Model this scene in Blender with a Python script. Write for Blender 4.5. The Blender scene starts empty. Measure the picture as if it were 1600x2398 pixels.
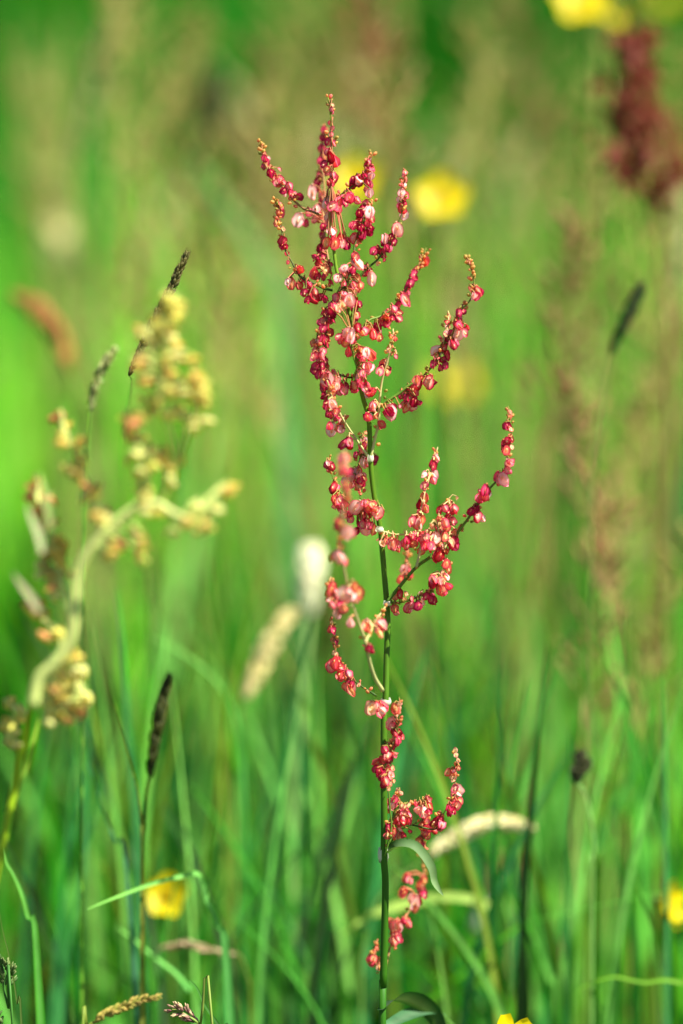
import bpy, math, random, re
import numpy as np
from mathutils import Vector, Matrix, Quaternion, noise

# ------------------------------------------------------------------ camera, world, sun, exposure
scene = bpy.context.scene
D, PITCH = 0.85, math.radians(10.0)            # focus distance (m), downward tilt
FRAME_H = 0.26                                 # height of the picture at the focus plane (m)
T = Vector((0, 0, 0.36))                       # point the camera looks at
FW = Vector((0, math.cos(PITCH), -math.sin(PITCH)))
UP = Vector((0, math.sin(PITCH), math.cos(PITCH)))
RT = Vector((1, 0, 0))
CAM = T - FW * D
MM = FRAME_H / 2398.0                          # metres per photograph pixel at the focus plane

cd = bpy.data.cameras.new('camera')
cd.sensor_fit = 'VERTICAL'; cd.sensor_height = 36.0; cd.sensor_width = 24.0
cd.lens = 36.0 * D / FRAME_H
cd.clip_start = 0.01; cd.clip_end = 2000
cd.dof.use_dof = True; cd.dof.focus_distance = D; cd.dof.aperture_fstop = 4.0
cam = bpy.data.objects.new('camera', cd)
scene.collection.objects.link(cam)
cam.location = CAM; cam.rotation_euler = (math.pi / 2 - PITCH, 0, 0)
scene.camera = cam

SUN_EL, SUN_AZ = math.radians(57), math.radians(112)   # azimuth clockwise from +Y (away from the camera)
world = bpy.data.worlds.new('World'); scene.world = world; world.use_nodes = True
nt = world.node_tree
bg = nt.nodes['Background']; bg.inputs['Strength'].default_value = 0.05
sky = nt.nodes.new('ShaderNodeTexSky'); sky.sky_type = 'NISHITA'; sky.sun_disc = False
sky.sun_elevation = SUN_EL; sky.sun_rotation = SUN_AZ
nt.links.new(sky.outputs['Color'], bg.inputs['Color'])
sl = bpy.data.lights.new('sun', 'SUN'); sl.energy = 5.0; sl.angle = math.radians(0.5); sl.color = (1.0, 0.95, 0.86)
sun = bpy.data.objects.new('sun', sl); scene.collection.objects.link(sun)
sd = Vector((math.sin(SUN_AZ) * math.cos(SUN_EL), math.cos(SUN_AZ) * math.cos(SUN_EL), math.sin(SUN_EL)))
sun.rotation_euler = (-sd).to_track_quat('-Z', 'Y').to_euler()
sun.location = (0, 0, 3)
scene.view_settings.view_transform = 'Standard'; scene.view_settings.look = 'None'
scene.view_settings.gamma = 1; scene.view_settings.use_curve_mapping = False
scene.view_settings.exposure = 1.42
scene.render.engine = 'CYCLES'
scene.cycles.use_denoising = True
scene.cycles.max_bounces = 8; scene.cycles.transmission_bounces = 6; scene.cycles.diffuse_bounces = 5
scene.cycles.sample_clamp_indirect = 6

# ------------------------------------------------------------------ helpers
rnd = random.Random(7)
COL = scene.collection

def W(px, py, dd=0.0):
    """point in the place that stands dd metres behind the focus plane"""
    k = (D + dd) / D
    return CAM + FW * (D + dd) + RT * ((px - 800) * MM * k) + UP * ((1199 - py) * MM * k)

def lin(r, g, b):
    f = lambda v: (v / 255 / 12.92) if v / 255 <= 0.04045 else ((v / 255 + 0.055) / 1.055) ** 2.4
    return (f(r), f(g), f(b))

def mixc(a, b, t): return tuple(a[i] * (1 - t) + b[i] * t for i in range(3))
def vary(c, s, r=rnd):
    k = 1 + r.uniform(-s, s)
    return (c[0] * k * (1 + r.uniform(-s, s) * .5), c[1] * k, c[2] * k * (1 + r.uniform(-s, s) * .5))

class MB:
    def __init__(self): self.v, self.f, self.c, self.m = [], [], [], []
    def add(self, verts, faces, cols, mi=0):
        o = len(self.v)
        self.v += [tuple(p) for p in verts]
        self.f += [tuple(i + o for i in f) for f in faces]
        self.m += [mi] * len(faces)
        self.c += cols if isinstance(cols, list) else [cols] * len(verts)
    def tube(self, pts, radii, col, seg=6, col2=None, mi=0, cap=True):
        pts = [Vector(p) for p in pts]; n = len(pts)
        vs, fs, cs = [], [], []
        ref = Vector((0.31, -0.9, 0.2)).normalized(); u = None
        for i, p in enumerate(pts):
            t = (pts[min(i + 1, n - 1)] - pts[max(i - 1, 0)])
            t = t.normalized() if t.length > 1e-9 else Vector((0, 0, 1))
            if u is None:
                u = t.cross(ref)
                if u.length < .1: u = t.cross(Vector((1, 0, 0)))
            u = (u - t * u.dot(t)).normalized(); w = t.cross(u)
            r = radii[i] if isinstance(radii, (list, tuple)) else radii
            cc = col if col2 is None else mixc(col, col2, i / (n - 1))
            for k in range(seg):
                a = 2 * math.pi * k / seg
                vs.append(p + u * (math.cos(a) * r) + w * (math.sin(a) * r)); cs.append(cc)
        for i in range(n - 1):
            for k in range(seg):
                k2 = (k + 1) % seg
                fs.append((i * seg + k, i * seg + k2, (i + 1) * seg + k2, (i + 1) * seg + k))
        if cap:
            fs.append(tuple(range(seg - 1, -1, -1))); fs.append(tuple((n - 1) * seg + k for k in range(seg)))
        self.add(vs, fs, cs, mi)
    def ribbon(self, pts, widths, face, col, col2=None, fold=.25, mi=0, twist=0.0):
        """a leaf blade: three vertices across, folded at the midrib; face = the way its upper side looks"""
        pts = [Vector(p) for p in pts]; n = len(pts); vs, fs, cs = [], [], []
        face = Vector(face)
        for i, p in enumerate(pts):
            t = (pts[min(i + 1, n - 1)] - pts[max(i - 1, 0)]).normalized()
            s = t.cross(face)
            if i == 0: s = s.normalized() if s.length > 1e-3 else Vector((1, 0, 0))
            else:
                k = min(1, s.length) ** 2 * .35; s = s.normalized() if s.length > 1e-6 else prev.copy()
                if s.dot(prev) < 0: s = -s
                s = prev * (1 - k) + s * k
                s = (s - t * s.dot(t)).normalized()
            prev = s
            nn = s.cross(t).normalized()
            w = widths[i] * .5
            vs += [p - s * w + nn * (w * fold), p, p + s * w + nn * (w * fold)]
            cc = col if col2 is None else mixc(col, col2, i / (n - 1))
            cs += [cc, mixc(cc, (1, 1, .8), .06), cc]
        for i in range(n - 1):
            a, b = i * 3, i * 3 + 3
            fs += [(a, a + 1, b + 1, b), (a + 1, a + 2, b + 2, b + 1)]
        self.add(vs, fs, cs, mi)
    def blob(self, c, axis, r, l, col, seg=6, rings=3, mi=0, col2=None):
        """a pointed grain along axis"""
        c = Vector(c); axis = Vector(axis).normalized()
        u = axis.orthogonal().normalized(); w = axis.cross(u)
        vs, fs, cs = [c - axis * l], [], [col]
        for i in range(1, rings + 1):
            a = math.pi * i / (rings + 1)
            for k in range(seg):
                b = 2 * math.pi * k / seg
                vs.append(c - axis * (l * math.cos(a)) + (u * math.cos(b) + w * math.sin(b)) * (r * math.sin(a)))
                cs.append(col if col2 is None else mixc(col, col2, i / rings))
        vs.append(c + axis * l); cs.append(col2 or col)
        for k in range(seg): fs.append((0, 1 + (k + 1) % seg, 1 + k))
        for i in range(rings - 1):
            for k in range(seg):
                a, b = 1 + i * seg, 1 + (i + 1) * seg
                fs.append((a + k, a + (k + 1) % seg, b + (k + 1) % seg, b + k))
        a = 1 + (rings - 1) * seg
        for k in range(seg): fs.append((a + k, a + (k + 1) % seg, len(vs) - 1))
        self.add(vs, fs, cs, mi)
    def mesh(self, name, mats, origin=None):
        me = bpy.data.meshes.new(name)
        o = Vector(origin) if origin is not None else Vector()
        me.from_pydata([(p[0] - o.x, p[1] - o.y, p[2] - o.z) for p in self.v], [], self.f)
        at = me.color_attributes.new('col', 'FLOAT_COLOR', 'POINT')
        at.data.foreach_set('color', np.array([(*c[:3], 1) for c in self.c], dtype=np.float32).ravel())
        for m in (mats if isinstance(mats, (list, tuple)) else [mats]): me.materials.append(m)
        me.polygons.foreach_set('material_index', self.m)
        me.polygons.foreach_set('use_smooth', [True] * len(self.f))
        me.update()
        return me
    def build(self, name, mats, parent=None, origin=None):
        return link(name, self.mesh(name, mats, origin), parent)

def link(name, data, parent=None):
    o = bpy.data.objects.new(name, data); COL.objects.link(o)
    if parent is not None: o.parent = parent
    return o
def tag(o, label, cat, group=None, kind=None):
    if label: o['label'] = label
    if cat: o['category'] = cat
    if group: o['group'] = group
    if kind: o['kind'] = kind
    return o
def root(name, loc, label, cat, group=None):
    o = bpy.data.objects.new(name, None); COL.objects.link(o); o.location = loc
    o.empty_display_size = .01
    return tag(o, label, cat, group, 'thing')
def copy_tree(o, parent=None):
    c = o.copy(); COL.objects.link(c); c.parent = parent
    for ch in [x for x in bpy.data.objects if x.parent == o]: copy_tree(ch, c)
    return c

def smooth(pts, sub=4):
    """Catmull-Rom through Vectors"""
    pts = [Vector(p) for p in pts]
    if len(pts) < 3: return [pts[0].lerp(pts[-1], i / sub) for i in range(sub + 1)]
    P = [pts[0] * 2 - pts[1]] + pts + [pts[-1] * 2 - pts[-2]]; out = []
    for i in range(1, len(P) - 2):
        a, b, c, d = P[i - 1:i + 3]
        for k in range(sub):
            t = k / sub
            out.append(.5 * ((2 * b) + (c - a) * t + (2 * a - 5 * b + 4 * c - d) * t * t + (3 * b - a - 3 * c + d) * t ** 3))
    out.append(pts[-1]); return out

# photograph crops the tracing was read from: name -> (x0, y0, scale)
CR = dict(f=(0, 0, .98), p=(0, 0, 1), c1=(560, 220, 3.564), c2=(680, 560, 2.904), c3=(720, 940, 3.0154), c4=(760, 1580, 2.872),
          c5=(0, 560, 2.6133), c6=(0, 1080, 2.6133), c7=(0, 1800, 1.96), c8=(800, 1640, 1.96), d1=(0, 0, 1.96),
          d2=(800, 0, 1.96), d3=(900, 600, 2.24), d4=(900, 1200, 2.24), d5=(200, 1200, 2.24), d6=(0, 1500, 3.136))
def XY(cr, x, y): a, b, s = CR[cr]; return (a + x / s, b + y / s)
def parse(cr, s):
    return [(*XY(cr, float(a), float(b)), fl) for a, b, fl in re.findall(r'(\d+),(\d+)([a-z]*)', s)]

# ------------------------------------------------------------------ materials
def plant_material(name, transl=.4, rough=.5, spec=.35, tint=(.95, 1.0, .5), boost=1.25, noise_scale=260, noise_amt=.22, hue=.0, grain=(1, 1, 1), bump=.0):
    m = bpy.data.materials.new(name); m.use_nodes = True
    t = m.node_tree; N, L = t.nodes, t.links
    out = N['Material Output']; pb = N['Principled BSDF']
    at = N.new('ShaderNodeAttribute'); at.attribute_name = 'col'
    tc = N.new('ShaderNodeTexCoord'); mp = N.new('ShaderNodeMapping'); mp.inputs['Scale'].default_value = grain
    L.new(tc.outputs['Object'], mp.inputs['Vector'])
    nz = N.new('ShaderNodeTexNoise'); nz.inputs['Scale'].default_value = noise_scale; nz.inputs['Detail'].default_value = 3
    L.new(mp.outputs['Vector'], nz.inputs['Vector'])
    mr = N.new('ShaderNodeMapRange'); mr.inputs['From Min'].default_value = .3; mr.inputs['From Max'].default_value = .7
    mr.inputs['To Min'].default_value = 1 - noise_amt; mr.inputs['To Max'].default_value = 1 + noise_amt
    L.new(nz.outputs['Fac'], mr.inputs['Value'])
    oi = N.new('ShaderNodeObjectInfo')
    mr2 = N.new('ShaderNodeMapRange'); mr2.inputs['To Min'].default_value = .5 - hue; mr2.inputs['To Max'].default_value = .5 + hue
    L.new(oi.outputs['Random'], mr2.inputs['Value'])
    hs = N.new('ShaderNodeHueSaturation')
    L.new(mr2.outputs['Result'], hs.inputs['Hue']); L.new(mr.outputs['Result'], hs.inputs['Value']); L.new(at.outputs['Color'], hs.inputs['Color'])
    L.new(hs.outputs['Color'], pb.inputs['Base Color'])
    pb.inputs['Roughness'].default_value = rough; pb.inputs['Specular IOR Level'].default_value = spec
    if transl > 0:
        tr = N.new('ShaderNodeBsdfTranslucent'); mx = N.new('ShaderNodeMixShader'); mx.inputs['Fac'].default_value = transl
        mu = N.new('ShaderNodeMix'); mu.data_type = 'RGBA'; mu.blend_type = 'MULTIPLY'; mu.inputs['Factor'].default_value = 1
        mu.inputs['B'].default_value = (*[x * boost for x in tint], 1)
        L.new(hs.outputs['Color'], mu.inputs['A']); L.new(mu.outputs['Result'], tr.inputs['Color'])
        L.new(pb.outputs['BSDF'], mx.inputs[1]); L.new(tr.outputs['BSDF'], mx.inputs[2]); L.new(mx.outputs['Shader'], out.inputs['Surface'])
    if bump:
        bp = N.new('ShaderNodeBump'); bp.inputs['Strength'].default_value = bump; bp.inputs['Distance'].default_value = .0006
        L.new(nz.outputs['Fac'], bp.inputs['Height']); L.new(bp.outputs['Normal'], pb.inputs['Normal'])
    return m
M_grass = plant_material('grass_leaf', .4, .6, .1, noise_scale=60, noise_amt=.18, boost=1.15, tint=(.95, 1, .3))
M_blade = plant_material('grass_blade', .4, .6, .12, tint=(.95, 1, .35), noise_scale=120, noise_amt=.2, boost=1.35, hue=.008)
M_stem = plant_material('plant_stem', .12, .5, .22, noise_scale=500, noise_amt=.18, grain=(1, 1, .12), bump=.3)
M_fruit = plant_material('sorrel_fruit', .52, .5, .28, tint=(1, .8, .8), noise_scale=900, noise_amt=.22, boost=1.3, hue=.012)
M_flower = plant_material('pale_flower', .5, .5, .35, tint=(1, .95, .7), noise_scale=500, noise_amt=.2, hue=.015)
M_petal = plant_material('buttercup_petal', .4, .5, .3, tint=(1, 1, .4), noise_scale=200, noise_amt=.08)
M_dry = plant_material('dry_seed_head', .3, .6, .25, tint=(1, .95, .8), noise_scale=400, noise_amt=.28, hue=.012)
M_papery = plant_material('papery_sheath', .4, .5, .4, tint=(1, 1, .95), noise_scale=600, noise_amt=.15)

# ------------------------------------------------------------------ ground
def ground_material():
    m = bpy.data.materials.new('meadow_soil'); m.use_nodes = True
    t = m.node_tree; N, L = t.nodes, t.links; pb = N['Principled BSDF']; pb.inputs['Roughness'].default_value = .95
    tc = N.new('ShaderNodeTexCoord')
    a = N.new('ShaderNodeTexNoise'); a.inputs['Scale'].default_value = 9; a.inputs['Detail'].default_value = 8; L.new(tc.outputs['Object'], a.inputs['Vector'])
    r = N.new('ShaderNodeValToRGB'); e = r.color_ramp.elements
    e[0].position = .35; e[0].color = (.035, .03, .015, 1); e[1].position = .6; e[1].color = (.05, .09, .02, 1)
    L.new(a.outputs['Fac'], r.inputs['Fac']); L.new(r.outputs['Color'], pb.inputs['Base Color'])
    b = N.new('ShaderNodeBump'); b.inputs['Strength'].default_value = .6; b.inputs['Distance'].default_value = .02
    L.new(a.outputs['Fac'], b.inputs['Height']); L.new(b.outputs['Normal'], pb.inputs['Normal'])
    return m
def ground():
    n, S = 60, 600.0
    g = [math.copysign(abs(i / n * 2 - 1) ** 3, i / n * 2 - 1) * S for i in range(n + 1)]
    vs = [(x, y, .02 * noise.noise((x * .9, y * .9, 0)) - .012 if abs(x) + abs(y) < 60 else -.01) for y in g for x in g]
    fs = [(j * (n + 1) + i, j * (n + 1) + i + 1, (j + 1) * (n + 1) + i + 1, (j + 1) * (n + 1) + i) for j in range(n) for i in range(n)]
    me = bpy.data.meshes.new('ground'); me.from_pydata(vs, [], fs); me.materials.append(ground_material())
    o = link('ground', me); tag(o, 'dark soil of the meadow under the grass', 'ground', kind='structure')
ground()

# ------------------------------------------------------------------ the uncountable grass behind (and a little before) the plants
PAL_NEAR = [(lin(58, 140, 22), 3.0), (lin(34, 128, 34), 3.0), (lin(44, 134, 74), 2.0), (lin(100, 160, 24), 1.6), (lin(12, 58, 6), 5.0), (lin(118, 190, 84), 2.6), (lin(130, 124, 50), .5)]  # heavy deep green share imitates dense shade between near blades
PAL_MID = [(lin(72, 166, 22), 3.0), (lin(44, 158, 40), 2.8), (lin(64, 166, 92), 1.6), (lin(118, 188, 30), 2.2), (lin(16, 72, 4), 3.0), (lin(152, 216, 96), 4.6), (lin(168, 200, 86), 1.2), (lin(150, 140, 60), .3)]
PAL_FAR = [(lin(54, 136, 10), 3.0), (lin(34, 132, 24), 3.2), (lin(78, 138, 14), 1.6), (lin(20, 80, 4), 3.4), (lin(62, 148, 60), 1.4), (lin(116, 112, 46), .3)]
PAL_BROAD = [(lin(140, 206, 106), 3.0), (lin(50, 152, 60), 2.5), (lin(12, 60, 4), 3.2), (lin(96, 176, 30), 1.6), (lin(166, 204, 110), 2.0), (lin(70, 160, 104), 1.4)]
def meadow_grass(name, label, y0, y1, dens, h0, h1, w0, w1, seed, PAL, margin=.25, slope=.17, clump=5.0, gap=.5):
    r = np.random.default_rng(seed)
    area = sum((margin + slope * y) * 2 * (y1 - y0) / 20 for y in np.linspace(y0, y1, 20))
    n = int(area * dens)
    y = r.uniform(y0, y1, n * 2); hw = margin + slope * y
    keep = r.uniform(0, margin + slope * y1, n * 2) < hw
    y = y[keep][:n]; n = len(y); hw = margin + slope * y
    x = r.uniform(-1, 1, n) * hw
    cn = np.array([noise.noise((a * clump, b * clump, seed * 1.7)) + .5 * noise.noise((a * clump * 2.3, b * clump * 2.3, seed)) for a, b in zip(x, y)])
    kp = r.uniform(0, 1, n) < np.clip(.5 + cn * 1.8, 1 - gap - .25, 1)
    x, y, cn = x[kp], y[kp], cn[kp]; n = len(x)
    Y = y + CAM.y                                   # y counts metres from the camera
    R = 5
    h = h0 + (h1 - h0) * r.beta(2.2, 2.2, n)
    pn = np.array([noise.noise((a * 3.1, b * 3.1, seed)) for a, b in zip(x, Y)])
    h *= (1 + .3 * pn) * (1 + .45 * np.clip(cn, -.7, .7))
    az = r.uniform(0, 2 * np.pi, n); lean = r.gamma(2.0, .16, n) * h; lean = np.minimum(lean, .9 * h)
    wid = r.uniform(w0, w1, n)
    wts = np.array([p[1] for p in PAL]); wts = wts / wts.sum()
    # neighbours of one tuft share a colour
    cell = np.array([noise.cell((a * clump * 1.6 + .37 * b, b * clump * 1.2, seed)) * .5 + .5 for a, b in zip(x, Y)])
    pick = np.where(r.uniform(0, 1, n) < .62, np.searchsorted(np.cumsum(wts), np.clip(cell, 0, .999)), r.choice(len(PAL), n, p=wts)); base = np.array([p[0] for p in PAL])[pick]
    pn2 = np.array([noise.noise((a * 2.3 + 9, b * 1.3, seed + 4)) for a, b in zip(x, Y)])
    base = base * (1 + r.uniform(-.25, .25, (n, 1))) * (1 + .4 * pn2[:, None])
    base = np.power(base, 1.2) * 1.22
    V = np.zeros((n, R, 2, 3)); C = np.ones((n, R, 2, 4))
    fa = az + np.pi / 2 + r.uniform(-.6, .6, n)
    for i in range(R):
        t = i / (R - 1)
        off = lean * t ** 2.2
        drop = .35 * off * t
        cx = x + np.cos(az) * off; cy = Y + np.sin(az) * off; cz = h * t - drop
        wv = wid * (1 - t ** 2.5 * .96) * .5 * (.55 + .45 * min(1, t * 3))
        ang = fa + t * r.uniform(-.5, .5, n)
        for k, s in enumerate((-1, 1)):
            V[:, i, k, 0] = cx + np.cos(ang) * wv * s; V[:, i, k, 1] = cy + np.sin(ang) * wv * s; V[:, i, k, 2] = cz
            C[:, i, k, :3] = base
    idx = (np.arange(n) * R * 2)[:, None, None]
    q = np.array([[i * 2, i * 2 + 1, i * 2 + 3, i * 2 + 2] for i in range(R - 1)])[None]
    F = (idx + q).reshape(-1, 4)
    me = bpy.data.meshes.new(name); nf = len(F)
    me.vertices.add(n * R * 2); me.vertices.foreach_set('co', V.astype(np.float32).ravel())
    me.loops.add(nf * 4); me.loops.foreach_set('vertex_index', F.astype(np.int32).ravel())
    me.polygons.add(nf); me.polygons.foreach_set('loop_start', (np.arange(nf) * 4).astype(np.int32))
    me.polygons.foreach_set('use_smooth', np.ones(nf, bool))
    me.update(calc_edges=True)
    at = me.color_attributes.new('col', 'FLOAT_COLOR', 'POINT'); at.data.foreach_set('color', C.astype(np.float32).ravel())
    me.materials.append(M_grass)
    tag(link(name, me), label, 'grass', kind='stuff')
meadow_grass('meadow_grass', 'dense green meadow grass filling the ground just behind the red sorrel', .95, 1.5, 14000, .09, .29, .003, .0085, 3, PAL_NEAR, clump=11)
meadow_grass('meadow_grass', 'light green meadow grass standing level with the yellow buttercups', 1.5, 3.0, 2600, .14, .36, .004, .009, 11, PAL_MID, clump=6)
meadow_grass('meadow_grass', 'olive green meadow grass stretching away beyond the tan stems', 3.0, 7.0, 700, .16, .4, .006, .012, 17, PAL_FAR, clump=3)
meadow_grass('broad_leaves', 'broad light and dark green leaves scattered through the blurred meadow', 1.12, 3.6, 260, .17, .36, .009, .019, 41, PAL_BROAD, clump=4)
meadow_grass('meadow_grass', 'far meadow grass melting into one dark green mass', 7.0, 20.0, 260, .25, .55, .012, .022, 23, PAL_FAR, clump=1.3, gap=.2)
meadow_grass('meadow_grass', 'short grass growing around the feet of the red sorrel', .45, .95, 1500, .07, .19, .002, .005, 31, PAL_NEAR, clump=10)

# ------------------------------------------------------------------ red sorrel: fruit meshes
def valve(mb, M, r, cen, mid, rim, cup, seg=9, wav=.08, rr=rnd):
    """one rounded papery valve, radius r, in the xz plane of M, facing +y"""
    rings = (0, .42, .78, 1.0); vs, cs, fs = [], [], []
    ph = rr.uniform(0, 6.3)
    for j, t in enumerate(rings):
        for k in range(seg if j else 1):
            a = 2 * math.pi * k / seg
            q = r * t * (1 + wav * math.sin(3 * a + ph) * t)
            y = cup * r * (1 - t * t) + (.16 * r * t ** 4 * math.sin(2 * a + ph))
            vs.append(M @ Vector((q * math.sin(a) * (1 - .16 * math.cos(a)), y, q * math.cos(a) * 1.08)))
            cs.append((cen, mixc(cen, mid, .7), mid, rim)[j])
    for k in range(seg): fs.append((0, 1 + k, 1 + (k + 1) % seg))
    for j in range(2):
        a, b = 1 + j * seg, 1 + (j + 1) * seg
        for k in range(seg): fs.append((a + k, b + k, b + (k + 1) % seg, a + (k + 1) % seg))
    mb.add(vs, fs, cs)
CRIM, ROSE, PINK, PALE = lin(184, 24, 58), lin(232, 92, 116), lin(248, 200, 192), lin(250, 226, 212)
MAROON, ORNG, YEL = lin(132, 14, 36), lin(226, 104, 90), lin(240, 220, 146)
KINDS = {'n': (PINK, ROSE, CRIM), 'p': (PALE, mixc(PALE, PINK, .35), ROSE), 'd': (ROSE, CRIM, MAROON), 'o': (YEL, ORNG, mixc(CRIM, ORNG, .4)), 'y': (YEL, mixc(YEL, PINK, .4), ROSE), 'm': (mixc(PINK, YEL, .45), ROSE, mixc(CRIM, ROSE, .3))}  # p: pale valves with white sun highlights put into their colour
def wing(mb, M, r, cen, mid, rim, rr, seg=7):
    """half-round papery wing from the fruit's axis outwards, in the xz plane of M (x >= 0)"""
    vs, cs, fs = [], [], []; ph = rr.uniform(0, 6.3); rg = (.16, .5, .82, 1.0)
    for j, t in enumerate(rg):
        for k in range(seg + 1):
            a = math.pi * (k / seg - .5)
            q = r * t * (1 + .07 * math.sin(5 * a + ph) * t)
            vs.append(M @ Vector((q * math.cos(a) * .96, .14 * r * math.sin(2.3 * a + ph) * t * t + .1 * r * t * t, q * math.sin(a) * 1.05)))
            cs.append((cen, mixc(cen, mid, .3), mixc(mid, rim, .1), rim)[j])
    for j in range(3):
        for k in range(seg):
            a, b = j * (seg + 1) + k, (j + 1) * (seg + 1) + k
            fs.append((a, b, b + 1, a + 1))
    mb.add(vs, fs, cs)
def fruit_bm(kind, rr, form=0):
    """unit fruit (diameter 1) hanging from the origin: three papery valves round a small nut, pedicel joint on top"""
    cen, mid, rim = KINDS[kind]; mb = MB()
    if form < 2:                                  # valves spread as three wings
        for k, a in enumerate((0.1, math.pi - .1, -math.pi / 2) if form == 0 else (.35, math.pi - .5, -1.4)):
            M = Matrix.Translation((0, 0, -.5)) @ Matrix.Rotation(a + rr.uniform(-.15, .15), 4, 'Z') @ Matrix.Rotation(rr.uniform(-.1, .1), 4, 'X') @ Matrix.Scale(rr.uniform(.9, 1.06), 4)
            wing(mb, M, .5, vary(cen, .1, rr), vary(mid, .14, rr), vary(rim, .14, rr), rr)
        mb.blob((0, 0, -.5), (0, .1, 1), .15, .3, mixc(cen, YEL, .6), 6, 3, col2=mixc(cen, mid, .3))
        mb.blob((.02, -.13, -.62), (0, .2, 1), .1, .14, mixc(YEL, (1, 1, .9), .3), 5, 2)
    else:                                         # valves still closed over the nut
        for k in range(3):
            a = math.pi + rr.uniform(-.2, .2) + k * 2 * math.pi / 3
            M = Matrix.Rotation(a, 4, 'Z') @ Matrix.Translation((0, .1, -.5)) @ Matrix.Rotation(rr.uniform(-.18, .18), 4, 'X') @ Matrix.Scale(rr.uniform(.86, 1.04), 4)
            valve(mb, M, .5, vary(cen, .1, rr), vary(mid, .12, rr), vary(rim, .12, rr), .12, rr=rr)
            mb.blob(M @ Vector((0, .1, .1)), (0, 0, 1), .09, .17, mixc(cen, YEL, .6), 5, 2)
    mb.blob((0, 0, -.02), (0, 0, 1), .1, .09, mixc(mid, lin(150, 150, 60), .5), 5, 2)
    return mb
frr = random.Random(21)
FRUIT_MB = {k: [fruit_bm(k, frr, f) for f in (0, 0, 1, 2)] for k in KINDS}
FRUIT_ME = {k: [m.mesh('fruit', M_fruit) for m in v] for k, v in FRUIT_MB.items()}
BUD1, BUD2 = lin(216, 176, 96), lin(196, 120, 84)

def fruit_matrix(flags, rr):
    tilt = Matrix.Rotation(rr.gauss(0, .38), 4, 'Y') @ Matrix.Rotation(rr.gauss(.05, .4), 4, 'X')
    spin = Matrix.Rotation(rr.uniform(-.35, .35) if 'r' in flags or 'p' in flags else rr.gauss(0, .9), 4, 'Z')
    return tilt @ spin
def fruit_kind(flags, rr):
    for c in 'pdoy':
        if c in flags: return c
    return rr.choice('nnnnmmmpd')

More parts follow.
